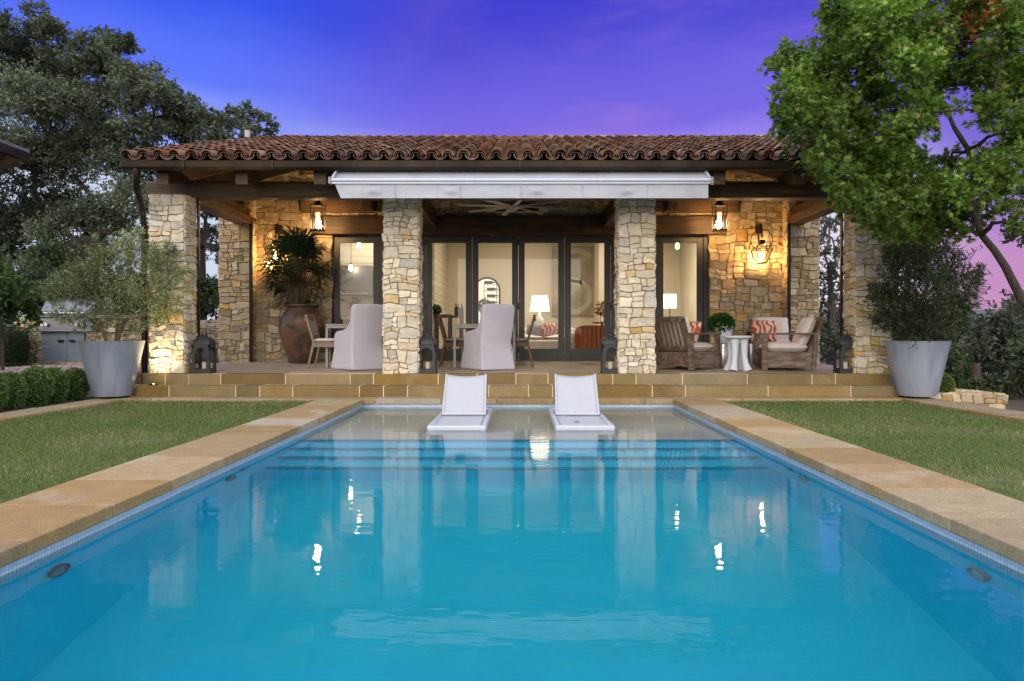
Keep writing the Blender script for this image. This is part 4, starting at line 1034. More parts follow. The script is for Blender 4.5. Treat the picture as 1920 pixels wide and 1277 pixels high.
# terracotta urn
ut = thing('terracotta_urn', 'large worn terracotta urn holding the palm', 'urn', (PX(567, 14.4), 14.4, floorz(14.4)))
b = MB(); b.lathe([(.01, 0), (.24, 0), (.26, .03), (.33, .25), (.41, .5), (.435, .7), (.42, .84), (.36, .96), (.3, 1.03), (.29, 1.06), (.335, 1.1), (.33, 1.12), (.29, 1.12), (.26, 1.06), (.26, .98)], seg=48, caps=False); b.build('jar', M['urn'], ut, smooth=40)
b = MB(); b.lathe([(.001, 1.02), (.27, 1.01)], seg=32, caps=False); b.build('soil', M['soil'], ut)

# interior things seen through the glass
def at(o, px, D, z): o.location = (PX(px, D), D, z)
tl = thing('table_lamp', 'lit table lamp with tapered white shade on a pale glass base', 'lamp', (PX(1012, 18.4), 18.4, PZ(623, 18.4)))
s = 1400 / 18.4; zb = .0
b = MB(); b.lathe([(.1, 0), (.14, .05), (.15, .18), (.1, .32), (.035, .42), (.03, .55)], seg=24); b.build('base', M['whitecast'], tl, smooth=50)
b = MB(); b.lathe([(.245, .52), (.19, .9)], seg=32, caps=False); b.build('lamp_shade', M['shade'], tl, smooth=60)
cs = thing('console_table', 'pale console table under the lit table lamp', 'table', (PX(1010, 18.4), 18.4, .4)); zt = PZ(623, 18.4) - .4
b = MB(); b.box(-.42, .42, -.22, .22, zt - .05, zt); b.box(-.4, .4, -.2, .2, .12, .16); b.build('top', M['cream'], cs)
for sx in (-1, 1):
    for sy in (-1, 1): b = MB(); b.box(sx * .38 - .025, sx * .38 + .025, sy * .18 - .025, sy * .18 + .025, 0, zt - .05); b.build('leg', M['cream'], cs)
sf = thing('sofa', 'white sofa inside, behind the glass beside the lit lamp', 'sofa', (PX(1020, 17.5), 17.5, .4))
b = MB(); b.box(-.75, .75, -.4, .4, .08, .4); b.box(-.75, .75, .28, .45, .4, .68); b.box(-.75, -.6, -.4, .3, .4, .58); b.box(.6, .75, -.4, .3, .4, .58); b.build('body', M['sofa'], sf, bevel=.04)
for sx in (-1, 1): b = MB(); b.pillow((sx * .3, -.05, .46), (.6, .6, .14)); b.build('seat_cushion', M['sofa'], sf, smooth=70)
scatter((PX(1030, 17.3), 17.3, 1.0), (.42, .4, .14), R(70), .2, 'pink and cream pillow on the white sofa behind the glass')
scatter((PX(1002, 17.3), 17.3, .99), (.38, .36, .13), R(70), -.2, 'pale green pillow on the white sofa behind the glass', M['cushgrey'])
pt = thing('painting', 'large grey abstract canvas with pale arcs on the back wall', 'painting', (PX(1078, 19.97), 19.97, PZ(527, 19.97)))
b = MB(); b.box(-.62, .62, -.045, .0, -.92, .92); b.build('canvas', M['art'], pt)
b = MB()
for (cx_, cz_, r0, a0, a1) in ((.06, .38, .36, .6, 5.0), (-.04, -.4, .36, -2.2, 2.4)):
    n = 26; vs = []
    for i in range(n + 1):
        a = a0 + (a1 - a0) * i / n
        for rr in (r0, r0 + .13): vs.append((min(.6, max(-.6, cx_ + rr * math.cos(a))), -.049, min(.9, max(-.9, cz_ + rr * math.sin(a)))))
    b.add(vs, [(2 * i, 2 * i + 2, 2 * i + 3, 2 * i + 1) for i in range(n)])
b.build('painted_arcs', M['paleart'], pt)
def leather_chair(px, D, lab, rz=0):
    t = thing('leather_chair', lab, 'armchair', (PX(px, D), D, .4), rz, 'rust leather chairs indoors')
    b = MB(); n = 11; vs = []; fs = []
    for s_ in (0, 1):
        for j in range(9):
            z = .1 + .62 * j / 8
            for i in range(45):
                u = i / 44; a = PI + PI * u if True else 0; rr = .38 + (0 if s_ == 0 else -.1) + .03 * abs(math.sin(u * PI * 11)) * (1 if s_ == 0 else 0)
                vs.append((rr * math.cos(a), rr * .9 * math.sin(a) - .0, z - .18 * (abs(u - .5) * 2) ** 4 * (j / 8)))
    m = 45; o = 9 * m
    for j in range(8):
        for i in range(44): fs.append((j * m + i, j * m + i + 1, (j + 1) * m + i + 1, (j + 1) * m + i)); fs.append((o + j * m + i + 1, o + j * m + i, o + (j + 1) * m + i, o + (j + 1) * m + i + 1))
    for i in range(44): fs.append((8 * m + i, 8 * m + i + 1, o + 8 * m + i + 1, o + 8 * m + i))
    b.add(vs, fs); b.build('channelled_back', M['leather'], t, smooth=60)
    b = MB(); b.pillow((0, .02, .38), (.6, .62, .2), .3, 10); b.build('seat', M['leather'], t, smooth=70)
    for sx in (-1, 1):
        for sy in (-1, 1): b = MB(); b.tube([(sx * .25, sy * .22, 0), (sx * .25, sy * .22, .32)], .02, 8); b.build('leg', M['black'], t)
    return t
leather_chair(1112, 16.3, 'rust leather tub chair with channelled back under the painting'); leather_chair(1296, 16.3, 'rust leather tub chair behind the glass door near the drum lamp')
fl = thing('flower_vase', 'glass vase of red and orange flowers beside the painting', 'vase', (PX(1129, 16.9), 16.9, PZ(604, 16.9)))
b = MB(); b.lathe([(.04, 0), (.06, .08), (.035, .18), (.045, .2)], seg=16, caps=False); b.build('vase', M['lglass'], fl, smooth=50)
st_ = thing('pedestal_table', 'small dark pedestal table under the flower vase', 'table', (PX(1129, 16.9), 16.9, .4)); b = MB(); zt = PZ(604, 16.9) - .4; b.lathe([(.22, zt - .03), (.22, zt), (.01, zt)], seg=24); b.build('top', M['teakdark'], st_); b = MB(); b.lathe([(.16, 0), (.16, .02), (.03, .05), (.03, zt - .03)], seg=16); b.build('stem', M['teakdark'], st_)
dl = thing('drum_lamp', 'lit drum shade lamp behind the single glass door', 'lamp', (PX(1256, 18.6), 18.6, PZ(610, 18.6)))
b = MB(); b.lathe([(.09, 0), (.09, .02), (.015, .04), (.015, .45)], seg=16); b.build('base', M['black'], dl); b = MB(); b.lathe([(.16, .43), (.16, .77)], seg=28, caps=False); b.build('lamp_shade', M['shade'], dl, smooth=60)
ct = thing('console_table', 'dark console table under the drum lamp and orchid', 'table', (PX(1262, 18.6), 18.6, .4)); zt = PZ(610, 18.6) - .4; b = MB(); b.box(-.4, .4, -.2, .2, zt - .04, zt); b.build('top', M['teakdark'], ct)
for sx in (-1, 1): b = MB(); b.box(sx * .36 - .03, sx * .36 + .03, -.18, .18, 0, zt - .04); b.build('leg', M['teakdark'], ct)
# kitchen behind the left doors
kc = thing('kitchen_counter', 'pale kitchen counter behind the left glass doors', 'counter', (PX(668, 16.8), 16.8, .4)); b = MB(); b.box(-.75, .85, -.3, .18, .86, .9); b.build('worktop', M['whitecast'], kc); b = MB(); b.box(-.74, .84, -.27, .17, 0, .86); b.build('cabinet', M['greywood'], kc)
hd = thing('range_hood', 'brushed steel hood cabinet on the shiplap kitchen wall', 'hood', (PX(667, 16.8), 16.8, PZ(555, 16.8))); b = MB(); b.box(-.36, .36, -.15, .19, 0, .68); b.build('body', M['steel_hood'], hd, bevel=.006); b = MB(); b.bar((-.3, -.17, .05), (.3, -.17, .05), .02, .02); b.build('handle', M['steel'], hd)
for (px, D, z, lab) in ((673, 16.2, PZ(459, 16.2), 'glowing bare bulb near the ceiling behind the left glass door'), (658, 16.4, PZ(502, 16.4), 'glowing pendant bulb in front of the steel hood'), (1270, 16.4, PZ(461, 16.4), 'glowing ceiling bulb behind the right glass door')):
    t = thing('pendant_bulb', lab, 'bulb', (PX(px, D), D, z), 0, 'bulbs behind the glass doors'); b = MB(); b.lathe([(.01, -.07), (.04, -.045), (.045, 0), (.025, .05), (.018, .07)], seg=14); b.build('bulb', M['bulb'], t, smooth=60); b = MB(); b.tube([(0, 0, .07), (0, 0, 3.55 - z)], .006, 6); b.lathe([(.025, .06), (.025, .1)], seg=10); b.build('cord', M['black'], t)
def bottle(x, y, z, lab, g, lay=None):
    b = MB(); pr_ = [(.002, 0), (.037, .004), (.038, .19), (.03, .22), (.014, .25), (.013, .31), (.002, .312)]
    if lay is None: b.lathe(pr_, seg=14)
    else:
        vs = MB(); vs.lathe(pr_, seg=12); Mr = Matrix.Rotation(PI / 2 * lay, 3, 'Y'); b.add([Mr @ Vector(v) for v in vs.v], vs.f)
    o = b.build('wine_bottle', M['bottle'], smooth=40); o.location = (x, y, z); return tag(o, lab, 'bottle', g)
for i, px in enumerate((855, 859, 866)): bottle(PX(px, 16.2), 16.2, PZ(596, 16.2), ('tall dark wine bottle on the bar table, leftmost of three', 'dark wine bottle in the middle of three on the bar table', 'dark wine bottle on the bar table, rightmost of three')[i], 'wine bottles on the bar table')
for i in range(7):
    z = PZ(592 - i * 12.5, 20.3)
    bottle(PX(921 if i < 5 else 916, 20.3) - .12, 20.32, z + (.0), 'dark wine bottle lying in the lit arched niche', 'wine bottles in the lit niche', 1)
bt = thing('wine_rack', 'thin rods holding bottles in the lit arched niche', 'rack', (PX(913, 20.3), 20.35, .45)); b = MB()
for i in range(7): z = PZ(592 - i * 12.5, 20.3) - .45 - .045; b.bar((-.1, 0, z), (.3, 0, z), .012, .012)
for x in (-.08, .26): b.bar((x, .03, 0), (x, .03, az - .45 + .2), .014, .014)
b.build('rods', M['black'], bt)
for (px, D, w_, zt_, lab) in ((842, 16.2, .3, PZ(592, 16.2) - .4 + .0, 'teak bar table carrying three wine bottles'), (820, 15.8, .3, PZ(590, 15.8) - .4, 'teak bar table carrying a potted herb')):
    t = thing('bar_table', lab, 'table', (PX(px, D), D, .4), 0, 'teak bar tables indoors'); b = MB(); b.box(-w_, w_, -.25, .25, zt_ - .04, zt_); b.build('top', M['teak'], t, bevel=.004)
    for sx in (-1, 1):
        for sy in (-1, 1): b = MB(); b.box(sx * (w_ - .03) - .025, sx * (w_ - .03) + .025, sy * .22 - .025, sy * .22 + .025, 0, zt_ - .04); b.build('leg', M['teak'], t)

# ------------------------------------------------------------------ outdoor kitchen on the gravel
GZ = .32; BD = 14.7
ok_ = thing('outdoor_kitchen', 'stone outdoor kitchen counter with blue grey cabinet doors', 'counter', (PX(118, BD), BD + .3, GZ))
kr = random.Random(8); xa, xb = PX(30, BD), PX(272, BD); ca, cb = PX(78, BD), PX(160, BD); zc = PZ(597, BD)
b = MB(); hh = zc - GZ
stone_face(b, (xa, BD, GZ), (1, 0, 0), (0, 0, 1), xb - xa, hh, kr, PAL_WALL, .035, .03, ((0, 0, ca - xa, hh), (ca - xa, 0, cb - ca, .07), (cb - xa, 0, xb - cb, hh)))
stone_face(b, (xb, BD, GZ), (0, 1, 0), (0, 0, 1), .75, hh, kr, PAL_WALL, .04, .02); stone_face(b, (xa, BD + .75, GZ), (0, -1, 0), (0, 0, 1), .75, hh, kr, PAL_WALL, .04, .02)
b.build('stone_base', M['stone'], ok_, world=True, smooth=38)
b = MB(); b.box(xa - .05, ca, BD - .06, BD + .8, zc, zc + .06); b.box(cb, xb + .05, BD - .06, BD + .8, zc, zc + .06); b.build('worktop', M['patio'], ok_, world=True, bevel=.01)
xm = PX(127, BD)
for (u, v, hx) in ((ca + .01, xm - .004, xm - .17), (xm + .004, cb - .01, xm + .05)):
    b = MB(); z = GZ + .075
    for k in range(4): b.box(u, v, BD - .02, BD + .02, z, z + .148); z += .152
    d = b.build('cabinet_door', M['cabinet'], ok_, world=True, bevel=.004)
    b = MB(); b.box(hx, hx + .11, BD - .05, BD - .03, PZ(641, BD), PZ(637, BD)); b.box(hx + .01, hx + .02, BD - .03, BD - .02, PZ(641, BD), PZ(637, BD)); b.box(hx + .09, hx + .1, BD - .03, BD - .02, PZ(641, BD), PZ(637, BD)); b.build('handle', M['black'], d, world=True)
gr = thing('gas_grill', 'stainless steel built in grill with rounded hood on the stone counter', 'grill', (PX(128, BD), BD + .35, PZ(620, BD)))
ga, gb = PX(76, BD), PX(178, BD); z0_ = PZ(620, BD); z1_ = PZ(597, BD)
b = MB(); b.box(ga, gb, BD - .07, BD + .7, z0_, z1_); b.box(ga - .02, gb + .02, BD - .1, BD - .07, z0_ - .02, z0_ + .01); b.build('control_panel', M['steel_hood'], gr, world=True, bevel=.008)
for px in (86, 93, 150, 160): b = MB(); x = PX(px, BD); b.tube([(x, BD - .07, (z0_ + z1_) / 2), (x, BD - .13, (z0_ + z1_) / 2)], .035, 14); b.build('knob', M['steel'], gr, world=True, smooth=40)
b = MB(); hz = PZ(560, BD); b.prism([(BD - .05, z1_ + .01), (BD + .7, z1_ + .01), (BD + .7, hz), (BD + .33, hz), (BD + .15, hz - .05), (BD + .02, hz - .2), (BD - .05, z1_ + .1)], 'x', ga, gb); b.build('hood', M['steel_hood'], gr, world=True, bevel=.02)
b = MB(); b.tube([(ga + .05, BD - .1, z1_ + .1), (gb - .05, BD - .1, z1_ + .1)], .018, 10); b.build('hood_handle', M['steel'], gr, world=True, smooth=40)
# far boundary wall seen between pillar and house
b = MB(); stone_face(b, (-13, 20, .25), (1, 0, 0), (0, 0, 1), 6.6, PZ(600, 20) - .25, kr, PAL_GREY, .06, .03); o = b.build('boundary_wall', M['stone'], smooth=38); tag(o, 'grey rough stone boundary wall behind the porch, under the oak', 'wall')
# dark covered hump on the ground behind the porch
b = MB(); b.lathe([(.01, .34), (.2, .32), (.42, .24), (.52, .1), (.54, 0)], seg=28, caps=False, sx=1.2); o = b.build('covered_bowl', M['cable'], smooth=60); o.location = (PX(416, 16.5), 16.5, .3); tag(o, 'low dark rounded cover on the ground behind the corner pier', 'cover')
# low stone ledge on the right
b = MB(); sx0, sx1 = 6.12, PX(1887, 11.3); stone_face(b, (sx0, 11.3, -.3), (1, 0, 0), (0, 0, 1), sx1 - sx0, .33, kr, PAL_WALL, .05, .03); stone_face(b, (sx1, 11.3, -.3), (0, 1, 0), (0, 0, 1), 1, .33, kr, PAL_WALL, .05, .03)
stone_face(b, (sx0, 11.3, .02), (1, 0, 0), (0, 1, 0), sx1 - sx0, 1.0, kr, PAL_WALL, .09, .02); o = b.build('stone_ledge', M['stone'], smooth=38); tag(o, 'low tan dry stone ledge beyond the kerb beside the right planter', 'wall')
# neighbouring house corner
nh = thing('neighbour_house', 'dark eave corner of a neighbouring house under the oak', 'house', (-9.5, 10, -.1))
ND = 10.0; cxn, czn = PX(56, ND), PZ(281, ND)
b = MB(); NE = ND - 5.5
b.add([(cxn, ND, czn), (cxn, NE, czn), (cxn - 4, NE, czn + 1.2), (cxn - 4, ND, czn + 1.2), (cxn, ND, czn - .05), (cxn, NE, czn - .05), (cxn - 4, NE, czn + 1.15), (cxn - 4, ND, czn + 1.15)], [(0, 1, 2, 3), (7, 6, 5, 4), (4, 0, 3, 7), (0, 4, 5, 1)])
b.build('roof', M['roofmetal'], nh, world=True)
b = MB(); b.bar((cxn - .02, ND - .03, czn - .1), (cxn - 4, ND - .03, czn + .9), .05, .12); b.bar((cxn - .02, ND, czn - .1), (cxn - .02, NE, czn - .1), .05, .11); b.build('fascia', M['bronze'], nh, world=True)
b = MB(); b.prism([(cxn - .04, czn - .17), (cxn - .12, czn - .25), (cxn - .3, czn - .3), (cxn - 4, czn - .3), (cxn - 4, czn - .08)], 'y', ND - .4, ND - .1); b.build('eave_beam', M['timber'], nh, world=True)
b = MB(); b.box(cxn - 4, cxn - .9, NE, ND - .6, -.1, czn + .1, (.4, .34, .25)); b.build('wall', M['block'], nh, world=True)
# ================================================================== PLANTS
def leaves(name, P, A, size, tmpl, tfaces, C, mat, parent, r, flat=.5, upb=.6):
    """P (n,3) positions, A (n,3) leaf axis; template verts (k,3): x across, y along, z normal"""
    n = len(P); A = A / np.linalg.norm(A, axis=1, keepdims=True)
    Rn = r.normal(size=(n, 3)); Rn[:, 2] += upb * 2
    W = np.cross(A, Rn); W /= np.linalg.norm(W, axis=1, keepdims=True) + 1e-9; Z = np.cross(W, A)
    s = size * (.65 + .7 * r.random(n)); t = np.array(tmpl, float); k = len(t)
    V = P[:, None, :] + s[:, None, None] * (t[None, :, 0:1] * W[:, None] + t[None, :, 1:2] * A[:, None] + t[None, :, 2:3] * Z[:, None])
    tf = np.array(tfaces); Fc = (np.arange(n)[:, None, None] * k + tf[None]).reshape(-1, tf.shape[1])
    return np_mesh(name, V.reshape(-1, 3), Fc, np.repeat(C, k, 0), mat, parent)
OVAL = ([(0, 0, 0), (.26, .35, .06), (.2, .75, .03), (0, 1, -.05), (-.2, .75, .03), (-.26, .35, .06)], [(0, 1, 2, 3), (0, 3, 4, 5)])
NARROW = ([(0, 0, 0), (.11, .4, .03), (0, 1, -.06), (-.11, .4, .03)], [(0, 1, 2, 3)])
def star():
    v = [(0, .12, 0)]
    tips = [(-100, .42), (-48, .62), (0, .72), (48, .62), (100, .42)]
    pts = [(0, -.05)]
    for i, (a, l) in enumerate(tips):
        if i: m = (tips[i - 1][0] + a) / 2; pts.append((.26 * math.sin(R(m)), .12 + .26 * math.cos(R(m))))
        for da, f in ((-13, .55), (0, 1), (13, .55)): pts.append((l * f * math.sin(R(a + da)), .12 + l * f * math.cos(R(a + da))))
    v += [(x, y, -.12 * (x * x + y * y)) for x, y in pts]; n = len(pts)
    return v, [(0, 1 + i, 1 + (i + 1) % n) for i in range(n)]
STAR = star()
def clump_points(r, clumps, per, tw=12, lg=1.0):
    """leaf positions on twigs in each clump (x,y,z,rx,ry,rz)"""
    P, A, I, TW = [], [], [], []
    for ci, (x, y, z, rx, ry, rz) in enumerate(clumps):
        n = max(3, int(per * (rx * rz) ** 1.0)); nt = max(3, n // tw)
        d = r.normal(size=(nt, 3)); d /= np.linalg.norm(d, axis=1, keepdims=True)
        u = .35 + .65 * r.random(nt) ** .6; sc_ = np.array([rx, ry, rz]); lump = 1 + .38 * np.sin(d[:, 0] * 6 + ci) * np.cos(d[:, 2] * 5 + ci * 2) + .18 * np.sin(d[:, 1] * 9 + ci)
        base = np.array([x, y, z]) + d * sc_ * (u * lump)[:, None] * .8
        dr = d * .8 + r.normal(size=(nt, 3)) * .6 + np.array([0, 0, .25]); dr /= np.linalg.norm(dr, axis=1, keepdims=True)
        ln = (.22 + .35 * r.random(nt) + lg * .5 * (r.random(nt) < .2)) * (rx + rz) / 2
        TW.append((base, base + dr * ln[:, None]))
        t = r.random((nt, tw)); pp = base[:, None] + dr[:, None] * (t * ln[:, None])[..., None] + r.normal(size=(nt, tw, 3)) * .035 * (rx + rz)
        aa = dr[:, None] * .6 + r.normal(size=(nt, tw, 3)) * .8
        P.append(pp.reshape(-1, 3)); A.append(aa.reshape(-1, 3)); I.append(np.repeat(np.full(nt, ci) * 1.0 + r.random(nt) * .999, tw))
    return np.concatenate(P), np.concatenate(A), np.concatenate(I), TW
def colors(r, I, pal, w, spread=.35):
    pal = np.array(pal); n = len(I); idx = r.choice(len(pal), n, p=np.array(w) / sum(w))
    ci = I.astype(int); tw = I - ci
    cb = 1 + spread * (r.random(ci.max() + 1) - .5) * 1.4
    return pal[idx] * (cb[ci] * (1 + spread * (tw - .5)) * (.85 + .3 * r.random(n)))[:, None]
def limbs(mb, trunk, clumps, r0, rr, seg=7, fork=0):
    """trunk: list of (point, radius); a limb to each clump, thinning, leaving from the nearest wood already built"""
    mb.tube([p for p, _ in trunk], [q for _, q in trunk], 10)
    nodes = [(Vector(p), q) for p, q in trunk[len(trunk) // 2:]]
    top = nodes[-1][0]
    for c in sorted(clumps, key=lambda c: (Vector(c[:3]) - top).length):
        g = Vector(c[:3]); best = min(nodes, key=lambda nd: (nd[0] - g).length + .6 * max(0, nd[0].z - g.z) + .12 * (nd[0] - top).length)
        p, q = best; q0 = min(q * .75, r0); n = 6; pts = []; rad = []
        for i in range(n + 1):
            t = i / n; w = noise.noise_vector(g * .7 + Vector((t * 2.3, 0, 0))) * (.35 * (g - p).length * .5) * math.sin(PI * t)
            v = p.lerp(g, t) + w + Vector((0, 0, .08 * (g - p).length * math.sin(PI * t))); pts.append(v); rad.append(max(rr, q0 * (1 - t) ** .8 * .9 + rr))
        mb.tube(pts, rad, seg, False); nodes += [(pts[i], rad[i]) for i in range(2, n + 1)]
        for k in range(fork):
            a = noise.noise_vector(g * 3.1 + Vector((k * 7.7, k, 1))).normalized(); e = g + Vector((a.x * c[3], a.y * c[4], a.z * c[5])) * .75
            m = (g + e) / 2 + Vector((a.y, a.z, a.x)) * .1 * c[3]; mb.tube([pts[-2], m, e], [rr * 1.3, rr * .9, rr * .4], 5, False)
def tree(name, label, cat, base, trunk, clumps, per, size, tmpl, pal, w, seed, bark, group=None, spread=.4, r0=.2, rr=.015, fork=3, twigs=0, tw=12, upb=.5, extra=None):
    t = thing(name, label, cat, base, 0, group); r = np.random.default_rng(seed)
    P, A, I, TW = clump_points(r, clumps, per, tw); C = colors(r, I, pal, w, spread)
    if extra is not None: C = extra(P, C, r)
    leaves('crown', P, A, size, tmpl[0], tmpl[1], C, M['leaf'], t, r, upb=upb)
    b = MB(); limbs(b, trunk, clumps, r0, rr, fork=fork)
    if twigs:
        for (a, e) in TW:
            for k in range(0, len(a), twigs): b.tube([a[k], (a[k] + e[k]) / 2 + [0, 0, .02], e[k]], [rr * .5, rr * .4, rr * .2], 3, False)
    b.build('trunk', M[bark], t, world=True, smooth=70)
    return t
def cl(px, py, D, rp, ky=1.0, kz=1.0): s = 1400 / D; r_ = rp / s; return (PX(px, D), D, PZ(py, D), r_, r_ * ky, r_ * kz)
rq = random.Random(17)
# live oaks on the left
OAK = ([.115, .14, .098], [.085, .108, .078], [.165, .185, .13], [.06, .08, .06])
oc = [cl(px, py, 22 + rq.uniform(-2.6, 2.6), rp, 1.1, .8) for px, py, rp in
      ((30, 40, 62), (20, 95, 70), (110, 125, 58), (165, 95, 40), (225, 115, 58), (235, 80, 28), (160, 195, 80), (70, 200, 80), (275, 165, 50), (330, 205, 45), (300, 245, 55), (225, 265, 75), (120, 290, 85), (30, 300, 80), (375, 250, 40), (-60, 150, 90), (-70, 300, 90),
       (290, 320, 60), (200, 370, 75), (100, 390, 75), (15, 420, 75), (330, 300, 40), (255, 420, 50), (-60, 430, 80), (170, 450, 50), (70, 480, 60), (100, 75, 42), (190, 80, 36), (290, 145, 32), (345, 190, 36), (385, 222, 30), (60, 150, 60), (190, 145, 50), (130, 160, 50), (250, 170, 40))]
def shatter(cs, k, seed, f=.5):
    q = random.Random(seed); o = []
    for (x, y, z, rx, ry, rz) in cs:
        for _ in range(k):
            v = Vector((q.gauss(0, 1), q.gauss(0, 1), q.gauss(0, 1))).normalized() * q.uniform(.35, 1); s = f * q.uniform(.7, 1.2)
            o.append((x + v.x * rx, y + v.y * ry, z + v.z * rz, rx * s, ry * s, rz * s * .75))
    return o
oc3 = shatter(oc, 6, 3, .56)
X0_, D_ = PX(165, 22), 22
tree('live_oak', 'huge dark live oak spreading over the outdoor kitchen, taller than the roof', 'tree', (X0_, D_, -.3), [((X0_ + .3, D_, -.3), .46), ((X0_ + .1, D_, 1.5), .38), ((X0_, D_, 3.0), .34), ((X0_ + .1, D_, 3.8), .3)], oc3, 6000, .086, OVAL, OAK, (4, 4, 1.5, 3), 1, 'bark', 'live oaks behind the pool house', .5, .24, .022, 1)
oc2 = [cl(px, py, 26 + rq.uniform(-2, 2), rp, 1, .8) for px, py, rp in ((385, 300, 45), (425, 250, 40), (465, 215, 30), (490, 235, 24), (430, 210, 22), (455, 255, 42), (400, 365, 42), (345, 385, 48), (395, 440, 36), (415, 480, 26), (395, 555, 42), (330, 460, 48), (455, 320, 45), (500, 290, 40), (350, 340, 45), (405, 400, 28))]
oc4 = shatter(oc2, 5, 4, .55)
X0_, D_ = PX(365, 26), 26
tree('live_oak', 'slimmer live oak behind the corner of the tiled roof', 'tree', (X0_, D_, -.3), [((X0_, D_, -.3), .4), ((X0_ + .1, D_, 2), .32), ((X0_ + .1, D_, 4), .25)], oc4, 5600, .09, OVAL, OAK, (4, 4, 1.5, 3), 2, 'bark', 'live oaks behind the pool house', .5, .16, .02, 1)
# dark evergreen mass behind the grill: single shrubs
SHR = ([.05, .075, .04], [.07, .1, .055], [.032, .05, .028], [.095, .125, .065])
for i, (px, py, D, rp, lab) in enumerate(((60, 540, 17.5, 60, 'dark green shrub behind the broad leaved bush'), (160, 560, 18, 55, 'dark green shrub behind the grill hood'), (250, 560, 18.5, 55, 'dark green shrub behind the olive tree'), (330, 600, 18.5, 40, 'low dark shrub against the boundary wall'), (-40, 540, 16, 70, 'dark shrub at the far end of the hedge'), (390, 560, 21.5, 46, 'dark green shrub filling the gap between pillar and house'), (110, 500, 19.5, 60, 'tall dark shrub under the oak limbs'))):
    c = [cl(px + rq.uniform(-.5, .5) * rp, py + rq.uniform(-.5, .6) * rp, D + rq.uniform(-.6, .6), rp * rq.uniform(.45, .65)) for _ in range(7)]
    X0_ = PX(px, D); tree('evergreen_shrub', lab, 'shrub', (X0_, D, .2), [((X0_, D, .2), .06), ((X0_, D, .9), .05)], c, 4200, .1, OVAL, SHR, (4, 3, 3, 1), 30 + i, 'bark', 'shrubs behind the outdoor kitchen', .4, .05, .012, 2)
c = [cl(px, py, 12.6 + rq.uniform(-.4, .4), rp) for px, py, rp in ((10, 540, 30), (35, 575, 28), (0, 590, 32), (55, 600, 20), (20, 520, 22), (-30, 560, 34), (62, 575, 14))]
tree('broadleaf_bush', 'bright green broad leaved bush with white blooms beside the grill', 'shrub', (PX(5, 12.6), 12.6, .32), [((PX(5, 12.6), 12.6, .3), .03), ((PX(5, 12.6), 12.6, .9), .025)], c, 3800, .11, OVAL, ([.075, .13, .04], [.11, .17, .055], [.05, .095, .03]), (4, 2, 3), 45, 'stem', None, .4, .025, .006, 3, 3)
bl = thing('white_blossom', 'white blossoms on the broad leaved bush', 'flower', (PX(42, 12.2), 12.2, PZ(597, 12.2)))
r = np.random.default_rng(9); P = np.array(bl.location) + r.normal(size=(26, 3)) * [.03, .03, .035]; leaves('petals', P, r.normal(size=(26, 3)), .06, OVAL[0], OVAL[1], np.full((26, 3), .75), M['flowerw'], bl, r)
# clipped hedge block and boxwood balls
def boxwood(name, label, c, rad, n, seed, pal, e=2.6, group=None, size=.034):
    t = thing(name, label, 'hedge', (c[0], c[1], c[2] - rad[2]), 0, group); r = np.random.default_rng(seed)
    d = r.normal(size=(n, 3)); d /= np.linalg.norm(d, axis=1, keepdims=True); q = (np.abs(d) ** e).sum(1) ** (-1 / e)
    nz = np.array([noise.noise(Vector(v * 3.2) + Vector((seed, 0, 0))) for v in d])
    lay = np.where(r.random(n) < .75, 1.0, .88) * (1 + .07 * nz + .025 * r.normal(size=n))
    P = np.array(c) + d * q[:, None] * np.array(rad) * lay[:, None]; P = P[P[:, 2] > c[2] - rad[2] + .0]; n = len(P)
    C = np.array(pal)[r.integers(0, len(pal), n)] * (.75 + .5 * r.random((n, 1)))
    leaves('foliage', P, r.normal(size=(n, 3)) + (P - np.array(c)) * 1.6, size, OVAL[0], OVAL[1], C, M['leaf'], t, r)
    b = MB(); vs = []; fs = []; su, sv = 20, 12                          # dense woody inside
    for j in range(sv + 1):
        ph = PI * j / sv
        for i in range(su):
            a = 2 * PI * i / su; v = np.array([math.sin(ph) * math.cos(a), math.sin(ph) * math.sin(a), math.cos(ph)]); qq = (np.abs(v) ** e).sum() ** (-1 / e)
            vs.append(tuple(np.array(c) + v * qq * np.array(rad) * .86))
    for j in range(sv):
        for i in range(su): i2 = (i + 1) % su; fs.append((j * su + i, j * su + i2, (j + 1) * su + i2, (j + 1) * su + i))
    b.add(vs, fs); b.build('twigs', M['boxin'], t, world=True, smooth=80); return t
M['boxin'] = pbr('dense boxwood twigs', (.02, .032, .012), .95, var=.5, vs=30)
BX = ([.085, .15, .03], [.12, .2, .045], [.055, .11, .024], [.17, .25, .07])
BL = ('clipped boxwood ball next to the left planter, first of the row', 'clipped boxwood ball, second from the left planter', 'clipped boxwood ball, third from the left planter', 'clipped boxwood ball, fourth from the left planter', 'clipped boxwood ball, fifth from the left planter', 'clipped boxwood ball, sixth from the left planter', 'clipped boxwood ball, seventh from the left planter', 'clipped boxwood ball, eighth and last from the left planter')
for i in range(8):
    D = 11.0 - .44 * i; hgt = .46 + .03 * (i % 3); rd = .182 + .012 * ((i * 7) % 3)
    boxwood('boxwood_ball', BL[i], (-6.56 - .05 * (i % 2), D, -.03 + hgt / 2), (rd, rd * .92, hgt / 2), 3000, 50 + i, BX, 2.05, 'boxwood balls along the gravel terrace', .028)
boxwood('clipped_hedge', 'dark square clipped hedge in front of the stone counter end', (PX(-5, 14), 14, .32 + .38), (.46, .5, .36), 7000, 70, ([.03, .055, .018], [.04, .07, .024], [.022, .04, .014]), 9)
boxwood('boxwood_ball', 'small green boxwood behind the right planter', (PX(1757, 11.75), 11.75, .1), (.22, .22, .24), 2600, 71, BX, 2.4)
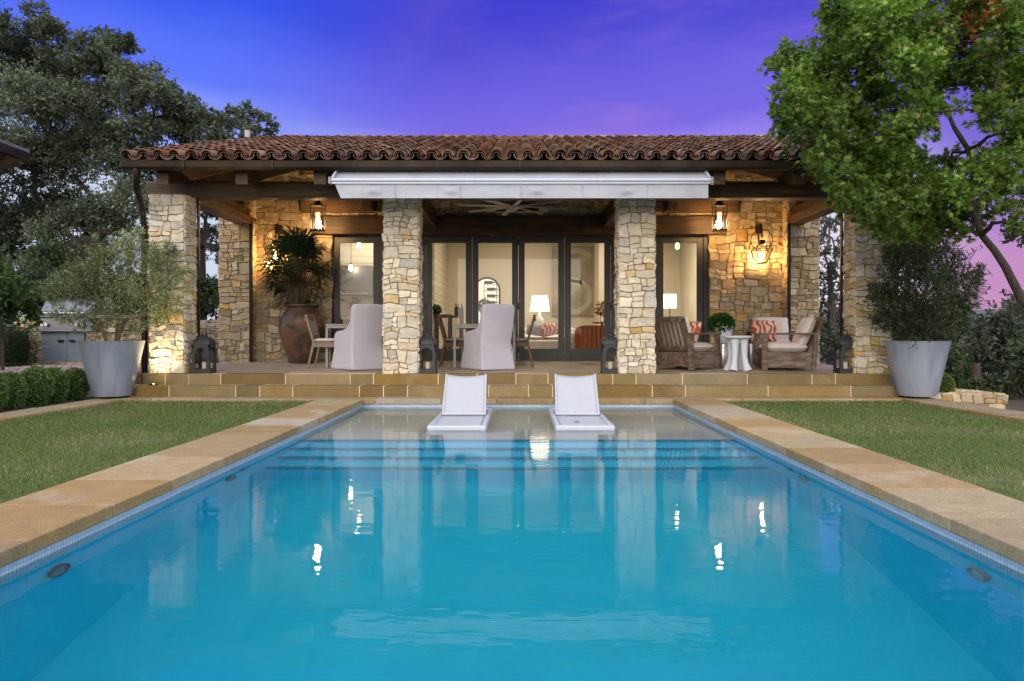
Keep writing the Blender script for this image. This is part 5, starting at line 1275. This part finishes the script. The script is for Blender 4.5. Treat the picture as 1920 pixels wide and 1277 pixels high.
# olive in the left planter
r = np.random.default_rng(77); rl = random.Random(5)
ox, oy = PX(212, PD), PD
oc = [cl(px, py, PD + rl.uniform(-.45, .45), rp, 1.1) for px, py, rp in ((205, 500, 40), (250, 480, 42), (160, 510, 36), (300, 500, 38), (230, 540, 42), (120, 535, 30), (280, 545, 38), (330, 540, 28), (175, 560, 36), (95, 555, 22), (310, 580, 28), (235, 460, 26), (190, 470, 22), (270, 600, 26), (215, 590, 30), (150, 595, 26), (345, 510, 16), (110, 590, 16), (255, 440, 16), (185, 615, 18), (240, 620, 20), (75, 540, 12), (320, 470, 18))]
OL = ([.23, .27, .14], [.16, .2, .09], [.32, .35, .21], [.1, .13, .06])
t = thing('olive_tree', 'silvery multi stemmed olive tree in the left planter', 'tree', (ox, oy, zp - .06))
P, A, I, TW = clump_points(r, oc, 11500, 12); C = colors(r, I, OL, (4, 3, 2, 2), .4); leaves('crown', P, A, .066, NARROW[0], NARROW[1], C, M['leaf'], t, r)
stems = [((-.14, 0), oc[:1] + oc[2:3] + oc[5:6] + oc[8:10] + oc[12:13] + oc[15:16] + oc[17:18] + oc[19:20] + oc[21:22]), ((.02, .05), oc[1:2] + oc[4:5] + oc[11:12] + oc[14:15] + oc[18:19] + oc[20:21]), ((.12, -.03), oc[3:4] + oc[6:8] + oc[10:11] + oc[13:14] + oc[16:17] + oc[22:23])]
for (dx, dy), cs_ in stems:
    b = MB(); limbs(b, [((ox + dx * .6, oy + dy, zp - .1), .026), ((ox + dx, oy + dy, zp + .12), .022), ((ox + dx * 1.6, oy + dy * 2, zp + .32), .018)], cs_, .016, .0045, 6, 4); b.build('stem', M['stem'], t, world=True, smooth=70)
b = MB()
for (a, e) in TW:
    for k in range(0, len(a), 2): b.tube([a[k], e[k]], [.003, .0015], 3, False)
b.build('twigs', M['stem'], t, world=True, smooth=70)
# evergreen shrub in the right planter
rc = [cl(px, py, PD + rl.uniform(-.4, .4), rp, 1.1) for px, py, rp in ((1720, 470, 45), (1770, 500, 42), (1690, 520, 42), (1740, 550, 52), (1790, 545, 38), (1670, 570, 36), (1720, 600, 48), (1780, 590, 40), (1700, 440, 32), (1650, 555, 18), (1825, 520, 20), (1835, 505, 12), (1760, 455, 24), (1680, 480, 28), (1660, 600, 20), (1810, 570, 22), (1740, 630, 30), (1770, 625, 20), (1700, 625, 22), (1640, 540, 10), (1710, 410, 20))]
RS = ([.05, .075, .04], [.07, .1, .05], [.03, .048, .025], [.12, .145, .085])
r = np.random.default_rng(78); rx_ = PX(1722, PD)
t = thing('evergreen_tree', 'dark evergreen with willowy leaves in the right planter', 'tree', (rx_, PD, zp - .06))
P, A, I, TW = clump_points(r, rc, 14500, 12); C = colors(r, I, RS, (4, 3, 3, 1.5), .45); leaves('crown', P, A, .078, NARROW[0], NARROW[1], C, M['leaf'], t, r)
b = MB(); limbs(b, [((rx_, PD, zp - .1), .03), ((rx_ + .02, PD, zp + .2), .025), ((rx_, PD, zp + .5), .02)], rc, .016, .005, 6, 4)
for (a, e) in TW:
    for k in range(0, len(a), 3): b.tube([a[k], e[k]], [.0032, .0015], 3, False)
b.build('stems', M['stem'], t, world=True, smooth=70)
# palm in the urn
pt_ = thing('lady_palm', 'dark green lady palm with fan leaves in the terracotta urn', 'palm', (PX(560, 14.4), 14.4, floorz(14.4) + 1.0)); b = MB(); r = np.random.default_rng(8); rp_ = random.Random(12)
V = []; Fc = []; C = []; stem = MB(); cx0, cz0 = PX(558, 14.4), floorz(14.4) + 1.0
for k in range(115):
    a = rp_.uniform(0, 2 * PI); q = rp_.random(); zt = .12 + 1.25 * rp_.random() ** .75; rad = (.2 + .42 * math.sin(PI * min(1, zt / 1.45))) * rp_.uniform(.45, 1)
    bx = Vector((cx0 + .14 * math.cos(a) * rp_.random(), 14.4 + .14 * math.sin(a) * rp_.random(), cz0)); top = Vector((cx0 + rad * math.cos(a), 14.4 + rad * math.sin(a) * .85, cz0 + zt))
    mid = bx.lerp(top, .6) + Vector((-.3 * (top.x - bx.x), -.3 * (top.y - bx.y), .1)); stem.tube([bx, mid, top], [.008, .006, .004], 5, False)
    od = (top - mid).normalized(); side = od.cross(Vector((0, 0, 1))).normalized(); upv = side.cross(od)
    nl = rp_.choice((7, 8, 9)); col = np.array([.012, .03, .013]) * rp_.uniform(.6, 1.7)
    for i in range(nl):
        an = R(-95 + 190 * i / (nl - 1)); dd = (od * math.cos(an) + side * math.sin(an)).normalized(); ln = rp_.uniform(.3, .43); wd = .017; pp = dd.cross(upv).normalized()
        o = len(V)
        for (f, w_, dr) in ((.0, .3, 0), (.35, 1, .02), (.7, .85, .0), (1, .05, -.07)):
            c_ = top + dd * ln * f + Vector((0, 0, dr * 1.3)); V += [c_ + pp * wd * w_, c_ - pp * wd * w_]; C += [col] * 2
        for j in range(3): Fc.append((o + 2 * j, o + 2 * j + 1, o + 2 * j + 3, o + 2 * j + 2))
np_mesh('fronds', np.array([tuple(v) for v in V]), np.array(Fc), np.array(C), M['palmleaf'], pt_)
stem.build('stems', M['stem'], pt_, world=True, smooth=60)
# bowl of white flowers
fb = thing('flower_bowl', 'mottled white flared bowl on the steel drum table', 'bowl', (PX(1355, 13.1), 13.1, floorz(13.1) + .413)); b = MB(); b.lathe([(.1, 0), (.11, .01), (.15, .12), (.2, .3), (.205, .31), (.19, .3), (.14, .18), (.001, .17)], seg=8, caps=False, col=(.8, .8, .8)); b.build('bowl', M['whitecast'], fb, smooth=10)
fp = thing('flowering_plant', 'round green plant dotted with white flowers in the flared bowl', 'plant', (PX(1353, 13.1), 13.1, floorz(13.1) + .65)); r = np.random.default_rng(4); c0 = np.array([PX(1352, 13.1), 13.1, PZ(608, 13.1)])
d = r.normal(size=(2600, 3)); d /= np.linalg.norm(d, axis=1, keepdims=True); P = c0 + d * (.21 * (.6 + .4 * r.random((2600, 1)) ** .5)) * [1, 1, .82]; leaves('foliage', P, d + r.normal(size=(2600, 3)) * .6, .05, OVAL[0], OVAL[1], np.array([[.03, .09, .02], [.045, .12, .03], [.02, .06, .015]])[r.integers(0, 3, 2600)], M['leaf'], fp, r)
d = r.normal(size=(34, 3)); d[:, 1] = -abs(d[:, 1]); d /= np.linalg.norm(d, axis=1, keepdims=True); d[:, 2] = -np.abs(d[:, 2]) * .6 + .1; P = c0 + d * .2; P = np.repeat(P, 5, 0); leaves('flowers', P, r.normal(size=(170, 3)), .02, OVAL[0], OVAL[1], np.full((170, 3), .8), M['flowerw'], fp, r)
# indoor plants
for (nm, px, D, py, rr_, lab) in (('potted_herb', 818, 15.8, 582, .1, 'small terracotta pot of green herb on the bar table'), ('leafy_plant', 906, 17.2, 573, .14, 'dark leafy plant inside, in front of the wine niche'), ('kitchen_herb', 666, 16.65, 571, .13, 'leafy green plant on the kitchen counter')):
    t = thing(nm, lab, 'plant', (PX(px, D), D, PZ(py, D) - rr_ - .06)); r = np.random.default_rng(int(px)); d = r.normal(size=(420, 3)); d /= np.linalg.norm(d, axis=1, keepdims=True); P = np.array([PX(px, D), D, PZ(py, D)]) + d * rr_ * r.random((420, 1)) ** .5
    leaves('foliage', P, d + r.normal(size=(420, 3)) * .5, .05, OVAL[0], OVAL[1], np.array([[.03, .07, .02], [.05, .1, .03]])[r.integers(0, 2, 420)], M['leaf'], t, r)
    b = MB(); b.lathe([(.05, -.06), (.075, .05), (.08, .055), (.07, .05)], seg=18); b.build('pot', M['terra'], t, smooth=40)
P = np.array([PX(1129, 16.9), 16.9, PZ(580, 16.9)]); r = np.random.default_rng(3); d = r.normal(size=(160, 3)); d /= np.linalg.norm(d, axis=1, keepdims=True); PP = P + d * [.13, .13, .16] * r.random((160, 1)) ** .5
leaves('blooms', PP, d, .07, OVAL[0], OVAL[1], np.array([[.35, .03, .02], [.4, .15, .02], [.06, .1, .03], [.25, .02, .05]])[r.integers(0, 4, 160)], M['leaf'], fl, r)
# sweetgum over the right side
SG = ([.11, .19, .03], [.15, .235, .04], [.065, .13, .022], [.2, .28, .06], [.22, .22, .07])
rt = random.Random(41)
sgl = ((1478, 112, 38), (1490, 165, 42), (1475, 215, 38), (1520, 245, 48), (1560, 130, 55), (1590, 60, 58), (1575, 200, 55), (1570, 285, 50), (1530, 175, 48), (1640, 110, 60), (1650, 200, 60), (1640, 280, 50), (1600, 335, 42), (1565, 320, 30), (1660, 40, 55), (1720, 80, 55), (1745, 150, 52), (1735, 215, 42), (1790, 60, 55), (1830, 130, 55), (1880, 60, 60), (1890, 160, 55), (1850, 210, 40), (1690, 300, 45), (1640, 360, 42), (1690, 390, 45), (1750, 355, 48), (1760, 410, 42), (1810, 345, 46), (1820, 400, 32), (1590, 375, 22), (1560, 378, 10), (1640, 405, 25), (1700, 425, 20), (1880, 320, 45), (1905, 250, 45), (1870, 370, 35), (1950, 120, 70), (1960, 240, 70), (1960, 340, 55), (1620, -10, 60), (1720, -20, 60), (1830, -20, 60), (1930, 0, 60), (1560, 20, 30), (1450, 115, 14), (1455, 205, 14), (1465, 250, 14), (1545, 290, 28), (1910, 420, 22), (1600, 300, 45), (1620, 345, 42), (1660, 330, 45), (1600, 250, 45), (1610, 400, 26), (1665, 425, 26), (1730, 440, 24), (1580, 395, 12), (1690, 250, 42), (1540, 215, 40), (1710, 120, 50), (1500, 130, 30), (1850, 300, 30), (1780, 300, 24), (1625, 385, 32), (1680, 435, 28), (1590, 340, 36), (1740, 405, 38), (1580, 320, 34), (1650, 415, 30), (1800, 430, 24), (1700, 360, 42))
sg = [cl(px, py, 9.4 + rt.uniform(-1.1, .9), rp * .92, 1.1) for px, py, rp in sgl]
def orange(P, C, r):
    for (px, py, D, rad) in ((1768, 80, 9.1, .13), (1765, 60, 9.1, .1), (1880, 45, 9.1, .16), (1860, 55, 9.1, .1)):
        c = np.array([PX(px, D), 0, PZ(py, D)]); dd = np.linalg.norm((P - c)[:, [0, 2]], axis=1); m = (dd < rad) & (r.random(len(P)) < .85); C[m] = np.array([.24, .085, .02]) * (.6 + .8 * r.random((m.sum(), 1)))
    return C
def q9(px, py, D=9.4): return (PX(px, D), D, PZ(py, D))
tb = (PX(2090, 9.4), 9.4, -.3)
tree('sweetgum_tree', 'big green star leaved tree hanging over the right end of the roof', 'tree', tb, [(tb, .13), (q9(2030, 700), 0.0764), (q9(1960, 610), 0.0668), (q9(1915, 560), 0.0541), (q9(1885, 500), 0.0477), (q9(1865, 470), 0.0433), (q9(1840, 440), 0.0395), (q9(1822, 385), 0.0382), (q9(1826, 320), 0.0350), (q9(1815, 280), 0.0318), (q9(1790, 240), 0.0286)], sg, 15500, .07, STAR, SG, (4, 3, 3, 1.5, .6), 90, 'bark', None, .45, .04, .008, 4, 4, extra=orange, upb=.8)
# twigs of another tree at the edge, trees beyond the porch and the slope on the right
GT = ([.075, .09, .07], [.1, .115, .09], [.05, .065, .05])
c = [cl(px, py, 23 + rt.uniform(-1.5, 1.5), rp) for px, py, rp in ((1545, 430, 22), (1570, 470, 25), (1550, 510, 28), (1540, 560, 30), (1575, 580, 32), (1545, 620, 34), (1560, 420, 16), (1580, 530, 18), (1610, 600, 40), (1530, 470, 20), (1560, 650, 36))]
X0_ = PX(1555, 23); tree('slender_tree', 'slender grey green tree seen between the stone wall and the corner pillar', 'tree', (X0_, 23, -.3), [((X0_, 23, -.3), .12), ((X0_ + .1, 23, 1.5), .1), ((X0_, 23, 3), .06)], c, 2300, .1, OVAL, GT, (3, 2, 2), 91, 'bark2', 'trees on the slope', .4, .05, .02, 5)
for i, (px, py, D, rp, lab) in enumerate(((1870, 640, 17, 62, 'grey green tree on the slope beside the right planter'), (1920, 600, 19, 50, 'pale leafed tree at the far edge of the slope'), (1800, 700, 15.5, 46, 'dark shrub on the slope right behind the planter'), (1900, 720, 14.5, 50, 'dark shrub on the slope above the kerb'), (1830, 750, 14, 40, 'low dark shrub behind the stone ledge'), (1700, 620, 18, 50, 'dark tree behind the right corner pillar'), (1960, 680, 15, 60, 'dense dark tree on the slope under the star leaved tree'), (1700, 460, 21, 45, 'tall grey green tree behind the evergreen in the planter'), (1840, 650, 21, 44, 'small grey green tree farthest down the slope'), (1770, 600, 20, 40, 'hazy green tree seen just over the right planter rim'))):
    c = [cl(px + rt.uniform(-.7, .7) * rp, py + rt.uniform(-.75, .7) * rp, D + rt.uniform(-.8, .8), rp * rt.uniform(.35, .6)) for _ in range(11)]
    X0_ = PX(px, D); tree('slope_tree', lab, 'tree', (X0_, D, -.4), [((X0_, D, -.4), .08), ((X0_, D, .4), .07), ((X0_, D, PZ(py, D)), .04)], c, 3600, .1, OVAL, GT if i in (0, 1, 7, 8, 9) else SHR, (3, 2, 2) if i in (0, 1, 7, 8, 9) else (3, 3, 2, 1), 92 + i, 'bark2', 'trees on the slope', .45, .05, .015, 3)
c = [cl(px, py, 12 + rt.uniform(-.3, .3), rp) for px, py, rp in ((1905, 420, 22), (1930, 400, 30), (1890, 445, 14), (1925, 440, 22))]
tree('leafy_tree', 'dark leafy branch tips of a tree just outside the right edge', 'tree', (PX(2050, 12), 12, -.3), [((PX(2050, 12), 12, -.3), .08), ((PX(2010, 12), 12, 1.5), .06), ((PX(1960, 12), 12, 2.4), .03)], c, 3800, .08, OVAL, SHR, (3, 3, 2, 1), 105, 'bark2', None, .4, .03, .006, 4, 4)

# ================================================================== LIGHT, SKY, CAMERA
W = bpy.data.worlds.new('World'); sc.world = W; W.use_nodes = True; nt = W.node_tree; nt.nodes.clear()
out = N(nt, 'ShaderNodeOutputWorld'); bg = N(nt, 'ShaderNodeBackground', Strength=1.0)
tc = N(nt, 'ShaderNodeTexCoord'); sp = N(nt, 'ShaderNodeSeparateXYZ'); L(nt, tc.outputs['Generated'], sp.inputs[0])
el = math_n(nt, 'MULTIPLY', math_n(nt, 'ARCSINE', sp.outputs[2]), 180 / PI)
azi = math_n(nt, 'MULTIPLY', math_n(nt, 'ARCTAN2', sp.outputs[0], sp.outputs[1]), 180 / PI)
ns = N(nt, 'ShaderNodeTexNoise', Scale=2.2, Detail=5, Roughness=.55); mp = N(nt, 'ShaderNodeMapping'); mp.inputs['Scale'].default_value = (1, 1, 2.5); mp.inputs['Rotation'].default_value = (0, R(30), 0); L(nt, tc.outputs['Generated'], mp.inputs[0]); L(nt, mp.outputs[0], ns.inputs['Vector'])
elw = math_n(nt, 'ADD', el, math_n(nt, 'MULTIPLY_ADD', ns.outputs[0], 9.0, -4.5))
def srgb(c): return tuple(((x / 255 + .055) / 1.055) ** 2.4 if x > 10 else x / 255 / 12.92 for x in c) + (1,)
def ramp(stops, e=elw):
    rm = N(nt, 'ShaderNodeValToRGB'); cr_ = rm.color_ramp; cr_.interpolation = 'EASE'
    while len(cr_.elements) < len(stops): cr_.elements.new(.5)
    for x, (p, c) in zip(cr_.elements, stops): x.position = p / 90; x.color = srgb(c)
    L(nt, math_n(nt, 'DIVIDE', e, 90), rm.inputs[0]); return rm.outputs[0]
OV = (206, 210, 218)
left = ramp([(0, (206, 214, 232)), (10, (200, 210, 236)), (14, (142, 160, 248)), (17.5, (88, 114, 246)), (24, (40, 78, 232)), (34, (60, 80, 210)), (52, OV)])
mid = ramp([(0, (226, 222, 236)), (11, (212, 208, 240)), (14, (140, 118, 232)), (15.5, (112, 94, 222)), (24, (56, 52, 202)), (34, (62, 66, 200)), (52, OV)])
right = ramp([(0, (206, 152, 184)), (4, (190, 134, 190)), (8, (150, 116, 206)), (14, (108, 88, 204)), (24, (66, 54, 168)), (34, (70, 66, 180)), (52, OV)])
def mrange(v, a, b_):
    m = N(nt, 'ShaderNodeMapRange'); m.interpolation_type = 'SMOOTHSTEP'; m.inputs['From Min'].default_value = a; m.inputs['From Max'].default_value = b_; L(nt, v, m.inputs[0]); return m.outputs[0]
c1 = mixc(nt, mrange(azi, -24, -4), left, mid); c2 = mixc(nt, mrange(azi, 23, 33), c1, right)
n2 = N(nt, 'ShaderNodeTexNoise', Scale=3.2, Detail=7, Roughness=.6, Distortion=.5); mp2 = N(nt, 'ShaderNodeMapping'); mp2.inputs['Scale'].default_value = (1, 1, 3.2); mp2.inputs['Rotation'].default_value = (0, R(38), 0); L(nt, tc.outputs['Generated'], mp2.inputs[0]); L(nt, mp2.outputs[0], n2.inputs['Vector'])
cf = math_n(nt, 'MULTIPLY', mrange(n2.outputs[0], .46, .72), mrange(azi, -16, 8)); cf = math_n(nt, 'MULTIPLY', math_n(nt, 'MULTIPLY', cf, .5), mrange(el, 12, 16))
c2 = mixc(nt, cf, c2, srgb((158, 112, 214)))
absaz = math_n(nt, 'ABSOLUTE', azi)
c3 = mixc(nt, mrange(absaz, 50, 95), c2, srgb((214, 216, 224)))        # the unlit, paler twilight behind the viewer
sky = N(nt, 'ShaderNodeTexSky'); sky.sky_type = 'NISHITA'; sky.sun_disc = False; sky.sun_elevation = R(4); sky.sun_rotation = R(200)
SKYK = N(nt, 'ShaderNodeMix'); add = mixc(nt, .012, c3, sky.outputs[0], 'ADD')
gk = math_n(nt, 'MAXIMUM', mrange(el, 32, 60), mrange(absaz, 50, 95)); gk = math_n(nt, 'MULTIPLY_ADD', gk, 1.2, .86)
gc = N(nt, 'ShaderNodeCombineColor')
for i in range(3): L(nt, gk, gc.inputs[i])
gain = mixc(nt, 1.0, add, gc.outputs[0], 'MULTIPLY')
bg.inputs['Strength'].default_value = 1.0
L(nt, gain, bg.inputs[0]); L(nt, bg.outputs[0], out.inputs[0]); nt.nodes.remove(SKYK)
sun = bpy.data.lights.new('sun', 'SUN'); sun.energy = 1.5; sun.angle = R(50); sun.color = (1, .84, .64)
so = bpy.data.objects.new('sun', sun); COL.objects.link(so); so.rotation_euler = (R(66), 0, R(-10))
for (x, y, e) in ((-3.3, 16.2, 30), (0, 17.6, 58), (3.0, 17.4, 66)):
    pl_ = bpy.data.lights.new('ceiling light', 'AREA'); pl_.shape = 'DISK'; pl_.size = .5; pl_.energy = e; pl_.color = (1, .84, .62)
    lo = bpy.data.objects.new('ceiling_light', pl_); COL.objects.link(lo); lo.location = (x, y, 3.52)
cam = bpy.data.cameras.new('Camera'); cam.sensor_width = 36; cam.lens = 36 * F / 1920; cam.shift_x = -(VX - 960) / 1920; cam.shift_y = -(638.5 - VY) / 1920; cam.clip_end = 3000; cam.clip_start = .05
co = bpy.data.objects.new('Camera', cam); COL.objects.link(co); co.location = (0, 0, EYE); co.rotation_euler = (R(90), 0, 0); sc.camera = co
sc.view_settings.view_transform = 'Standard'; sc.view_settings.look = 'None'; sc.view_settings.exposure = .25; sc.view_settings.gamma = 1
sc.render.engine = 'CYCLES'; cy = sc.cycles
cy.max_bounces = 10; cy.diffuse_bounces = 4; cy.glossy_bounces = 4; cy.transmission_bounces = 8; cy.transparent_max_bounces = 16
cy.sample_clamp_indirect = 6; cy.volume_bounces = 2; cy.use_denoising = True; cy.caustics_reflective = False; cy.caustics_refractive = True; cy.blur_glossy = .3
